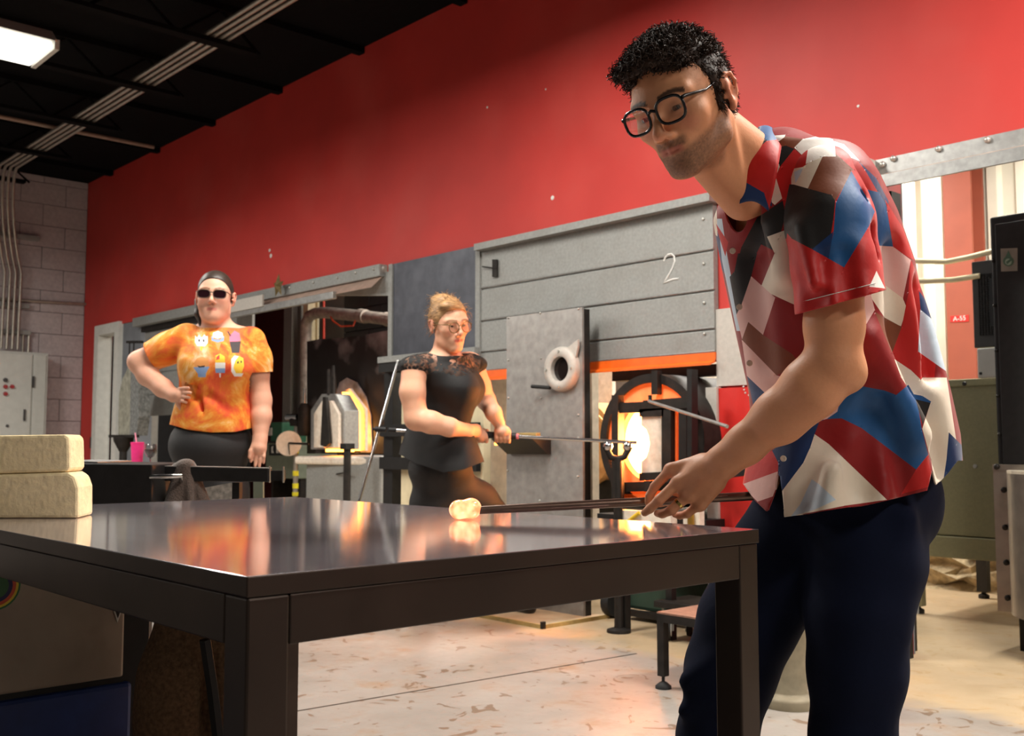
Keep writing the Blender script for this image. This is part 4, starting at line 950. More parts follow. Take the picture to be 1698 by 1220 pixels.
def soft(name, V, T, m, parent, color=None, mi=None, solid=0.0, label=None):
    o = mkobj(name, V, T, m, parent, True, 0, label)
    if color is not None:
        at = o.data.color_attributes.new('Col', 'FLOAT_COLOR', 'POINT'); c = np.ones((len(V), 4)); c[:, :3] = color; at.data.foreach_set('color', c.ravel())
    if mi is not None: o.data.polygons.foreach_set('material_index', mi.astype(np.int32))
    if solid:
        sd = o.modifiers.new('thickness', 'SOLIDIFY'); sd.thickness = solid; sd.offset = -1
    return o

# towel on the bench handle, sack under the table
v = Vol(atd(270, 840, 3.45)-.25, atd(310, 770, 3.45)+.25, .006)
W_ = lambda x, y, d: atd(x, y, d)
v.cone(W_(300, 776, 3.44), W_(290, 835, 3.42), .02, .035, .02).cone(W_(308, 776, 3.44), W_(316, 838, 3.42), .024, .034, .02).cone(W_(316, 780, 3.46), W_(334, 832, 3.44), .022, .028, .02).cone(W_(292, 775, 3.47), W_(312, 772, 3.44), .016, .02, .02)
v.cone(W_(304, 790, 3.40), W_(303, 840, 3.385), .004, .012, .012, 's').cone(W_(322, 800, 3.42), W_(326, 840, 3.40), .002, .01, .01, 's')
V, T = v.mesh(); o = soft('towel', V, T, M_towel, None); tag(o, 'grey brown towel draped over the bench handle', 'towel')
v = Vol((-2.35, .6, -.01), (-1.75, 1.4, .7), .012)
sc = onX(318, 1150, -2.05)
v.cone((sc[0], sc[1], .12), (sc[0], sc[1]-.005, .4), .115, .1, .05).cone((sc[0], sc[1], .35), (sc[0], sc[1], .58), .095, .07, .05).cone((sc[0]+.05, sc[1]+.06, .1), (sc[0]+.02, sc[1]+.03, .54), .08, .05, .04)
v.cone((sc[0]+.1, sc[1]-.02, .02), (sc[0]+.09, sc[1]-.01, .6), .012, .01, .03, 's')
V, T = v.mesh(); V[:, 2] = np.maximum(V[:, 2], 0); o = soft('fabric_sack', V, T, mat('brown_burlap', (120, 92, 66), .95, var=.25, scale=120, bump=.4), None); tag(o, 'tall brown burlap sack standing under the table', 'sack')
MB().tube([onX(340, 1060, -1.93), onX(352, 1140, -1.93), onX(362, 1225, -1.93)], .012, 6).build('strap', M_blk, o)

# ------------------------------------------------------------------ bench with rails, behind the table
t = thing('glass_bench', 'black steel work bench with rails behind the table', 'bench', tuple(atd(260, 800, 3.5)*A3(1, 1, 0)))
def q3(x, y, d): return atd(x, y, d)
nh = A3(FW[0], FW[1], 0); nh /= np.linalg.norm(nh)
MB().prism([q3(100, 768, 3.3), q3(252, 770, 3.3), q3(252, 845, 3.3), q3(100, 845, 3.3)], nh*.4).build('black_box', M_blk, t, bevel=.004)
MB().prism([q3(100, 763.5, 3.35), q3(162, 765.5, 3.35), q3(162, 767.6, 3.35), q3(100, 767.6, 3.35)], nh*.3).build('steel_plate', M_galv, t)
MB().prism([q3(250, 773, 3.42), q3(445, 777, 3.42), q3(445, 799, 3.42), q3(250, 797, 3.42)], nh*.05).build('front_rail', M_blk, t, bevel=.003)
MB().prism([q3(250, 771.5, 3.42), q3(445, 775.5, 3.42), q3(445, 777, 3.42), q3(250, 773, 3.42)], nh*.05).build('rail_cap', M_steelsheet, t)
MB().prism([q3(445, 780, 3.44), q3(470, 780, 3.44), q3(470, 797, 3.44), q3(445, 797, 3.44)], nh*.03).build('rail_tip', M_blk, t)
for x in (447, 470): MB().tube([q3(x, 773, 3.43), q3(x, 800, 3.43)], .004, 6).build('rail_pin', M_chrome, t)
for x0, x1 in ((385, 397),):
    for dd in (3.44,):
        a, b = q3(x0, 800, dd), q3(x1, 800, dd); MB().prism([a, b, b*A3(1, 1, 0), a*A3(1, 1, 0)], nh*.04).build('leg', M_blk, t)
a, b = q3(104, 800, 3.6), q3(116, 800, 3.6); MB().prism([a, b, b*A3(1, 1, 0), a*A3(1, 1, 0)], nh*.04).build('leg', M_blk, t)
a, b = q3(238, 840, 3.34), q3(250, 840, 3.34); MB().prism([a, b, b*A3(1, 1, 0), a*A3(1, 1, 0)], nh*.04).build('leg', M_blk, t)
MB().tube([q3(246, 803, 3.4), q3(241, 799, 3.36), q3(243, 793, 3.32), q3(252, 790, 3.3), q3(300, 789, 3.32), q3(300, 800, 3.42)], .007, 8).build('handle', M_chrome, t, True)
MB().prism([q3(265, 822, 3.55), q3(385, 800, 3.55), q3(384, 830, 3.55), q3(266, 832, 3.55)], nh*.02).build('spotted_tray', mat('mottled_metal', (190, 186, 178), .6, .3, var=.3, scale=60), t)
MB().prism([q3(420, 798, 3.6), q3(436, 798, 3.6), q3(436, 838, 3.6), q3(420, 838, 3.6)], nh*.02).build('grey_plate', M_grgrey, t)
# side table with drinks
sx = atd(240, 775, 6.4)
t = thing('side_table', 'small steel side table holding the drinks', 'table', (sx[0], sx[1], 0))
MB().box((sx[0]-.3, sx[1]-.3, .70), (sx[0]+.3, sx[1]+.3, .7245)).build('top', M_galvd, t)
for a in (-1, 1):
    for b in (-1, 1): MB().box((sx[0]+a*.27-.02, sx[1]+b*.27-.02, 0), (sx[0]+a*.27+.02, sx[1]+b*.27+.02, .70)).build('leg', M_blk2, t)
p = atd(228, 735, 6.4)
t = thing('tumbler', 'hot pink tumbler with a straw beside the wine glass', 'cup', (p[0], p[1], .725))
M_pink = mat('hot_pink_plastic', (236, 52, 130), .35)
MB().lathe([(.028, .0), (.03, .01), (.039, p[2]-.725), (.036, p[2]-.725)], (p[0], p[1], .725), n=20).build('cup', M_pink, t, True)
MB().lathe([(.0395, -.004), (.0405, .006), (.036, .008)], p, n=20).build('lid', M_pink, t, True)
MB().tube([p-A3(0, 0, .04), p+A3(-.015, -.01, .065)], .004, 6).build('straw', mat('pale_pink', (240, 160, 185), .4), t)
p = atd(249, 768, 6.3)
t = thing('wine_glass', 'wine glass with dark red wine beside the pink tumbler', 'glass', (p[0], p[1], .725))
M_glass = mat('clear_glass', (250, 250, 250), .03, trans=1.0, var=0)
ztop = atd(249, 736, 6.3)[2]-.725
MB().lathe([(.035, 0), (.033, .003), (.005, .008), (.004, ztop-.085), (.02, ztop-.075), (.038, ztop-.045), (.036, ztop-.015), (.031, ztop), (.0295, ztop), (.0345, ztop-.015), (.0365, ztop-.045), (.018, ztop-.072)], (p[0], p[1], .725), n=24, cap=False).build('bowl', M_glass, t, True)
MB().lathe([(.001, ztop-.072), (.018, ztop-.071), (.0355, ztop-.046), (.035, ztop-.032), (.001, ztop-.032)], (p[0], p[1], .725), n=20, cap=False).build('wine', mat('red_wine', (60, 8, 18), .2), t, True)
# ================================================================== PEOPLE
def cv(x, y, z): v_ = x*RT+y*UP-z*FW; return v_/np.linalg.norm(v_)
def frame(f, u):
    f = f/np.linalg.norm(f); u = u-f*(u@f); u /= np.linalg.norm(u); return np.cross(u, f), f, u      # left, forward, up
JAW = .86                                             # length of the lower face
def head_prims(v, O, ax, s=1.0, fem=False):
    l, f, u = ax; W = lambda x, y, z: O+s*(x*l+y*f+(z if z > -.03 else -.03+(z+.03)*JAW)*u)
    def E(c, r, k, mode='u', a=None): v.ell(W(*c), np.array(r)*s, ax if a is None else a, k*s, mode)
    def K(a, b, r1, r2, k, mode='u'): v.cone(W(*a), W(*b), r1*s, r2*s, k*s, mode)
    E((0, -.004, .045), (.0765, .098, .083), .001)
    E((0, .036, .008), (.0655, .06, .078), .03)
    E((0, .05, -.052), (.046 if not fem else .05, .044, .05), .03)
    jw = .054 if not fem else .05
    for q in (-1, 1):
        K((q*.058, .0, -.03), (q*jw, .012, -.066), .014, .013, .025)
        K((q*jw, .012, -.066), (q*.016, .076, -.1), .014, .0145, .025)
        E((q*.046, .064, -.008), (.021, .02, .017), .025)
        K((q*.012, .0945, .034), (q*.05, .076, .037), .0085 if not fem else .006, .009, .018)
        E((q*.032, .107, .015), (.019, .016, .0125), .012, 's')
        E((q*.032, .0815, .0155), (.0142, .0142, .0142), .004)
        E((q*.032, .097, .0135), (.0125, .012, .0036), .0015, 's')
        E((q*.0125, .1085, -.026), (.0072, .0105, .007), .007)
    K((0, .0945, .024), (0, .121, -.014), .0068, .0098, .012)
    E((0, .1215, -.02), (.0105, .0105, .0095), .008)
    for q in (-1, 1): E((q*.0068, .1165, -.0315), (.0035, .0055, .0045), .002, 's')
    E((0, .082, -.056), (.031, .018, .025), .02)
    for q in (-1, 1):
        K((q*.0245, .0835, -.0545), (0, .102, -.0505), .0025, .0042, .004)
        K((q*.0215, .0855, -.0575), (0, .0995, -.061), .003, .0052, .004)
        K((q*.0275, .0855, -.056), (0, .1075, -.056), .0014, .0014, .002, 's')
    E((0, .0825, -.0975), (.021, .0155, .016), .014)
    for q in (-1, 1):                                                 # ears
        ea = (l*.94*q-f*.34, f*.94+l*.34*q, u)
        E((q*.0835, -.012, .003), (.0075, .0175, .030), .008, 'u', ea)
        E((q*.0945, -.009, -.001), (.008, .0095, .0155), .003, 's', ea)
        H = [(.080, .004, .012), (.083, .003, .026), (.087, -.008, .034), (.091, -.021, .031), (.0925, -.027, .016), (.0895, -.025, -.002), (.085, -.017, -.019), (.081, -.006, -.026)]
        for a, b in zip(H, H[1:]): K((q*a[0], a[1], a[2]), (q*b[0], b[1], b[2]), .0036, .0036, .003)
        E((q*.0795, .004, -.002), (.005, .005, .007), .004)
        E((q*.0825, -.008, -.025), (.005, .0075, .007), .004)
    return W
def local(V, O, ax, s=1.0): return np.stack([(V-O)@ax[0], (V-O)@ax[1], (V-O)@ax[2]], 1)/s
def smooth01(x, a, b): t = np.clip((x-a)/(b-a), 0, 1); return t*t*(3-2*t)
def face_color(V, O, ax, s, skin, lip, brow, beard=None, blush=None):
    q = local(V, O, ax, s); x, y, z = np.abs(q[:, 0]), q[:, 1], q[:, 2]; z = np.where(z < -.03, -.03+(z+.03)/JAW, z)
    C = np.tile(np.array(lin(skin)), (len(V), 1)); R = np.random.default_rng(1).normal(size=len(V))
    def mixc(w, c): C[:] = C*(1-w[:, None])+np.array(lin(c))*w[:, None]
    near = (np.linalg.norm(q, axis=1) < .2)
    mixc(.35*near*smooth01(y, .06, .09)*np.exp(-((x-.045)/.02)**2-((z+.015)/.02)**2), (205, 110, 92))
    mixc(.3*near*np.exp(-(x/.014)**2-((z+.022)/.014)**2)*smooth01(y, .1, .115), (206, 108, 88))
    mixc(.38*near*smooth01(y, .06, .08)*np.exp(-((x-.032)/.02)**2-((z-.014)/.013)**2), (140, 92, 72))  # shade of the eye sockets put into the skin colour
    mixc(.35*near*smooth01(x, .076, .086)*(np.abs(y+.01) < .03)*(np.abs(z) < .04), (200, 95, 80))
    if beard:
        ln = -.012-(y-.005)*.40
        w = smooth01(ln-z, 0, .02)*smooth01(y, -.012, .006)*smooth01(z, -.135, -.11)
        w = np.maximum(w, smooth01(.036-x, 0, .012)*smooth01(y, .08, .092)*smooth01(z, -.056, -.047)*smooth01(-z, .028, .038))
        w *= near*np.clip(.66+.08*R, .25, .88)*(.75+.25*smooth01(y, .03, .08))
        w *= 1-.55*np.exp(-((x-.0)/.012)**2-((z+.078)/.006)**2)*(y > .08)*0
        mixc(w, beard)
    zl = -.0555; mixc(near*(.75)*smooth01(y, .09, .0945)*np.exp(-(np.maximum(x-.017, 0)/.006)**2)*smooth01(.0085-np.abs(z-zl), 0, .003), lip)
    zb = .0385+.004*np.sin(np.clip((x-.012)/.04, 0, 1)*3.0)-.10*np.maximum(x-.04, 0)
    mixc(near*.9*smooth01(y, .065, .075)*(x > .011)*(x < .056)*smooth01(.0052-np.abs(z-zb), 0, .002), brow)
    return C
M_skin = mat('skin', (200, 150, 120), .5, var=.05, scale=160, bump=.06, attr='Col', sss=.12, spec=.35)
M_eyew = mat('eye_colour', (235, 230, 224), .12, var=.02, attr='Col', spec=.6)
def eyes(parent, W, ax, s, look=None):
    for q in (-1, 1):
        c = W(q*.032, .0815, .0155); r = .0128*s; f = ax[1] if look is None else look
        u_ = np.cross(f, (0, 0, 1)); u_ /= np.linalg.norm(u_); w_ = np.cross(u_, f); mb = MB()
        pr = [(math.sin(t)*r, math.cos(t)*r) for t in np.linspace(.02, math.pi-.02, 18)]
        mb.lathe(pr, c, f, 20)
        V = np.array(mb.v); an = np.arccos(np.clip((V-c)@f/r, -1, 1)); col = np.tile(np.array(lin((196, 186, 178))), (len(V), 1))
        col[an < .6] = lin((52, 38, 28)); col[an < .28] = lin((8, 7, 7))
        o = soft('eye', V, mb.f, M_eyew, parent, col)
def lens_outline(w, h, n=24, p=3.0):
    return [(w*math.copysign(abs(math.cos(a))**(2/p), math.cos(a)), h*math.copysign(abs(math.sin(a))**(2/p), math.sin(a))*(1 if math.sin(a) > 0 else 1.08)) for a in np.linspace(0, 2*math.pi, n, endpoint=False)]
def glasses(name, W, s, m, mlens, parent, lw=.026, lh=.021, cx=.0345, cz=.016, y0=.117, r=.0022, pw=3.0, label=None, wrap=.12, tint=None):
    root = MB()
    def LP(q, a, b): x = q*cx+a; return W(x, y0-wrap*abs(x)**1.5*2.2, cz+b)
    for q in (-1, 1):
        root.tube([LP(q, a, b) for a, b in lens_outline(lw, lh, 26, pw)], r*s, 7, closed=True)
        top = [LP(q, a, b) for a, b in lens_outline(lw, lh, 26, pw) if b > lh*.55]
        xe = q*(cx+lw)
        root.tube([LP(q, q*lw, lh*.5), W(xe+q*.004, y0-wrap*abs(xe)**1.5*2.2-.004, cz+lh*.55), W(q*.074, .05, cz+.006), W(q*.0815, -.003, cz+.014), W(q*.082, -.02, cz+.002), W(q*.0815, -.028, cz-.016)], [r*1.4*s, r*1.3*s, r*.8*s, r*.8*s, r*.8*s, r*.8*s], 6)
    root.tube([LP(-1, lw, lh*.25), W(0, y0+.002, cz+lh*.45), LP(1, -lw, lh*.25)], r*1.1*s, 6)
    o = root.build(name, m, parent, True, label=label)
    for q in (-1, 1):
        P = [LP(q, a, b) for a, b in lens_outline(lw-.001, lh-.001, 26, pw)]; e = (W(0, 1, 0)-W(0, 0, 0)); e = e/np.linalg.norm(e)
        MB().prism(P, -e*.0012*s).build('lens', mlens, o)
    return o
def strands(name, m, parent, roots, dirs, length, curl, r, n, rng, droop=.0, seg=6):
    mb = MB()
    for i in range(n):
        k = rng.integers(len(roots)); p = roots[k].copy(); d = dirs[k]+rng.normal(size=3)*.35; d /= np.linalg.norm(d)
        a = rng.normal(size=3); a -= d*(a@d); a /= np.linalg.norm(a); b = np.cross(d, a); L = length*(.6+.8*rng.random()); ph = rng.random()*6.3; P = []
        for j in range(seg):
            t = j/(seg-1); P.append(p+d*L*t+curl*L*(a*(math.cos(ph+t*4.5)-math.cos(ph))+b*(math.sin(ph+t*4.5)-math.sin(ph)))+np.array([0, 0, -droop*L*t*t]))
        mb.tube(P, [r*(1-.6*j/(seg-1)) for j in range(seg)], 3, cap=False)
    return mb.build(name, m, parent, True)

# ------------------------------------------------------------------ the man in the patterned shirt
man = thing('person', 'man in glasses and colourful geometric shirt holding a glass pipe', 'person', tuple(atd(1330, 1225, 2.1)*A3(1, 1, 0)))
HO = atd(1139, 182, 1.825); HA = frame(cv(-.565, -.40, .722), cv(-.394, .897, .2)); HS = .974
v = Vol(np.min([atd(x, y, d) for x in (1035, 1445) for y in (20, 880) for d in (1.64, 2.36)], 0), np.max([atd(x, y, d) for x in (1035, 1445) for y in (20, 880) for d in (1.64, 2.36)], 0), .0029)
HW = head_prims(v, HO, HA, HS)
v.cone(HW(0, -.03, -.03), atd(1272, 290, 1.965), .052, .055, .03)
v.cone(HW(0, .015, -.075), atd(1232, 330, 1.93), .036, .04, .03)
v.cone(HW(0, .02, -.09), atd(1215, 322, 1.92), .012, .014, .02)
v.cone(HW(-.035, -.02, -.05), atd(1222, 335, 1.965), .012, .01, .015); v.cone(HW(.055, -.02, -.045), atd(1228, 338, 1.905), .012, .009, .015)
v.ell(atd(1285, 390, 2.03), (.075, .075, .11), None, .05)
v.cone(atd(1275, 345, 2.0), atd(1372, 325, 1.91), .045, .045, .04)
# near arm
SH, EL, WR = atd(1374, 325, 1.88), atd(1382, 606, 1.845), atd(1199, 766, 1.945)
v.chain([SH, atd(1384, 440, 1.855), atd(1383, 540, 1.845), EL], [.058, .054, .049, .046], .02)
v.cone(atd(1408, 622, 1.845), EL, .028, .038, .03)
v.chain([EL, atd(1345, 640, 1.86), atd(1290, 690, 1.895), atd(1235, 738, 1.925), WR], [.046, .049, .043, .034, .0295], .02)
v.cone(atd(1350, 655, 1.85), atd(1300, 700, 1.885), .035, .03, .03)
# far arm, reaching to the butt of the rod behind the shirt front
v.chain([atd(1292, 335, 2.2), atd(1300, 470, 2.29), atd(1302, 600, 2.31), atd(1300, 710, 2.24), atd(1284, 790, 2.15)], [.055, .05, .046, .04, .03], .02); v.ell(atd(1274, 806, 2.12), (.034, .034, .032), None, .02)
# hand
J = {'i': [(1112, 779, 2.005), (1086, 806, 2.015), (1077, 822, 2.020), (1075, 833, 2.020)], 'm': [(1124, 800, 1.980), (1093, 829, 1.977), (1078, 843, 1.985), (1069, 850, 1.992)],
     'r': [(1141, 821, 1.973), (1113, 846, 1.975), (1098, 852, 1.990), (1090, 851, 2.005)], 'p': [(1160, 836, 1.976), (1139, 852, 1.982), (1127, 855, 1.995), (1119, 853, 2.008)]}
FR = {'i': (.0105, .0092, .0083, .0072), 'm': (.0112, .0098, .0087, .0074), 'r': (.0108, .0093, .0083, .0072), 'p': (.0095, .008, .0072, .0064)}
HANDJ = {k: [atd(*p) for p in J[k]] for k in J}
pn = np.cross(HANDJ['m'][0]-WR, HANDJ['p'][0]-HANDJ['i'][0]); pn /= np.linalg.norm(pn)
for k_, m_ in (('i', (1165, 768, 1.98)), ('m', (1172, 780, 1.96)), ('r', (1180, 791, 1.955)), ('p', (1187, 800, 1.96))):
    v.cone(atd(*m_), HANDJ[k_][0], .0185, .0135, .012)
v.chain([WR, atd(1168, 786, 1.97), atd(1140, 806, 1.985)], [.027, .026, .018], .02)
for k_ in J: v.chain(HANDJ[k_], FR[k_], .0035)
for k_ in J: v.ell(HANDJ[k_][0]-FW*.004, (.0115, .0115, .0115), None, .008)
v.chain([atd(1178, 784, 2.0), atd(1140, 812, 2.045), atd(1112, 828, 2.058), atd(1094, 834, 2.052)], [.018, .013, .011, .0085], .008)
for a_, b_ in (((1190, 762, 1.937), (1128, 797, 1.965)), ((1196, 770, 1.935), (1146, 818, 1.958))): v.cone(atd(*a_), atd(*b_), .0022, .002, .008)
V, T = v.mesh(); del v
V = smoothmesh(V, T, 1, .4)
col = face_color(V, HO, HA, HS, (212, 148, 108), (176, 96, 82), (34, 24, 20), (74, 56, 46))
hd = np.min([np.linalg.norm(V-HANDJ[k_][j], axis=1) for k_ in J for j in (0, 1)], 0); wk = np.exp(-(hd/.013)**2)[:, None]*.35
col = col*(1-wk)+np.array(lin((206, 122, 96)))*wk
soft('body', V, T, M_skin, man, col)
eyes(man, HW, HA, HS, (HA[1]*.93+HA[0]*.08-HA[2]*.22)/np.linalg.norm(HA[1]*.93+HA[0]*.08-HA[2]*.22))
M_lens = mat('spectacle_lens', (250, 250, 250), .02, trans=1.0, var=0, alpha=.22)
glasses('eyeglasses', HW, HS, mat('black_acetate', (20, 18, 18), .25), M_lens, man, label='black framed eyeglasses', r=.0027, pw=2.8)
# wedding ring
rc = HANDJ['r'][0]*.45+HANDJ['r'][1]*.55; rd = HANDJ['r'][1]-HANDJ['r'][0]; rd /= np.linalg.norm(rd)
MB().lathe([(.0098, -.0025), (.0108, -.0025), (.0108, .0025), (.0098, .0025)], rc, rd, 24, cap=False).build('ring', mat('gold', (228, 196, 110), .25, 1.0), man, True, label='gold ring')
for k_ in ('i', 'm', 'r', 'p'):
    tp_, dp_ = HANDJ[k_][3], HANDJ[k_][2]; dv = tp_-dp_; dv /= np.linalg.norm(dv); nn = -FW-dv*(-FW@dv); nn /= np.linalg.norm(nn)
# hair
M_hair = mat('dark_curly_hair', (54, 39, 30), .62, var=.4, scale=120, spec=.22)
def hair_cap(O, ax, s, res, ell_c, ell_r, line, curls=None, rng=None, extra=None):
    l, f, u = ax; W = lambda x, y, z: O+s*(x*l+y*f+z*u)
    v = Vol(O-.19*s, O+.22*s, res); v.ell(W(*ell_c), np.array(ell_r)*s, ax, .001)
    if extra: extra(v, W, ax, s)
    def mask(X, Y, Z):
        x, y, z = X-O[0], Y-O[1], Z-O[2]; ly = (x*f[0]+y*f[1]+z*f[2])/s; lz = (x*u[0]+y*u[1]+z*u[2])/s
        return (np.interp(ly, line[0], line[1])-lz)*s*.8
    sl, g = v.sub(O-1, O+1); v.d[sl] = np.maximum(v.d[sl], mask(*g).astype(np.float32))
    if curls:
        for c, r in curls: v.ell(W(*c), np.array([r, r, r])*s, None, .004*s)
    V, T = v.mesh(); return V, T, W
rng = np.random.default_rng(5); cur = []
for i in range(420):
    a = rng.uniform(-1.15, 1.15); b = rng.uniform(-1.0, 1.35)                     # around the crown
    n_ = np.array([math.sin(a)*math.cos(b*.5), math.sin(b), math.cos(a)*max(.15, math.cos(b))]); n_ /= np.linalg.norm(n_)
    p = np.array([0, -.002, .048])+n_*np.array([.079, .101, .094])
    if p[2] < .078+.25*max(p[1]-.07, 0) or p[1] > .115: continue
    q = p+n_*(rng.uniform(-.006, .008)*(1.0 if p[1] > -.03 else .5)-.006); cur.append((q, rng.uniform(.006, .0105)))
def mantop(v, W, ax, s):
    v.ell(W(0, .03, .098), np.array([.066, .074, .04])*s, ax, .02*s); v.ell(W(-.012, .088, .098), np.array([.05, .028, .024])*s, ax, .015*s)
    v.ell(W(0, -.036, .0), np.array([.068, .068, .075])*s, ax, .015*s)
    for q in (-1, 1): v.cone(W(q*.0735, .010, .04), W(q*.0705, .012, -.022), .008*s, .006*s, .012*s); v.cone(W(q*.074, -.035, .03), W(q*.07, -.04, -.02), .008*s, .006*s, .012*s)
hl = ([-.12, -.085, -.06, -.035, -.02, -.002, .006, .018, .028, .042, .06, .085, .12], [-.085, -.08, -.06, -.03, .018, .018, -.024, -.02, .038, .078, .094, .092, .088])
V, T, W = hair_cap(HO, HA, HS, .0032, (0, -.01, .047), (.0812, .106, .0895), hl, cur, rng, mantop)
soft('hair', V, T, M_hair, man, label='short dark curly hair')
q = local(V, HO, HA); top = (q[:, 2] > .07) & (np.abs(q[:, 0]) < .08)
strands('hair_curls', M_hair, man, V[top], (V[top]-HW(0, 0, .03))/np.linalg.norm(V[top]-HW(0, 0, .03), axis=1)[:, None], .0095, .34, .0012, 2600, rng)
sd_ = (q[:, 2] > -.07) & (q[:, 2] <= .09) & ((np.abs(q[:, 0]) > .05) | (q[:, 1] < -.06))
strands('side_hair', M_hair, man, V[sd_], (V[sd_]-HW(0, 0, .06))/np.linalg.norm(V[sd_]-HW(0, 0, .06), axis=1)[:, None]*.5-HA[2]*.6, .010, .1, .0010, 2000, rng)

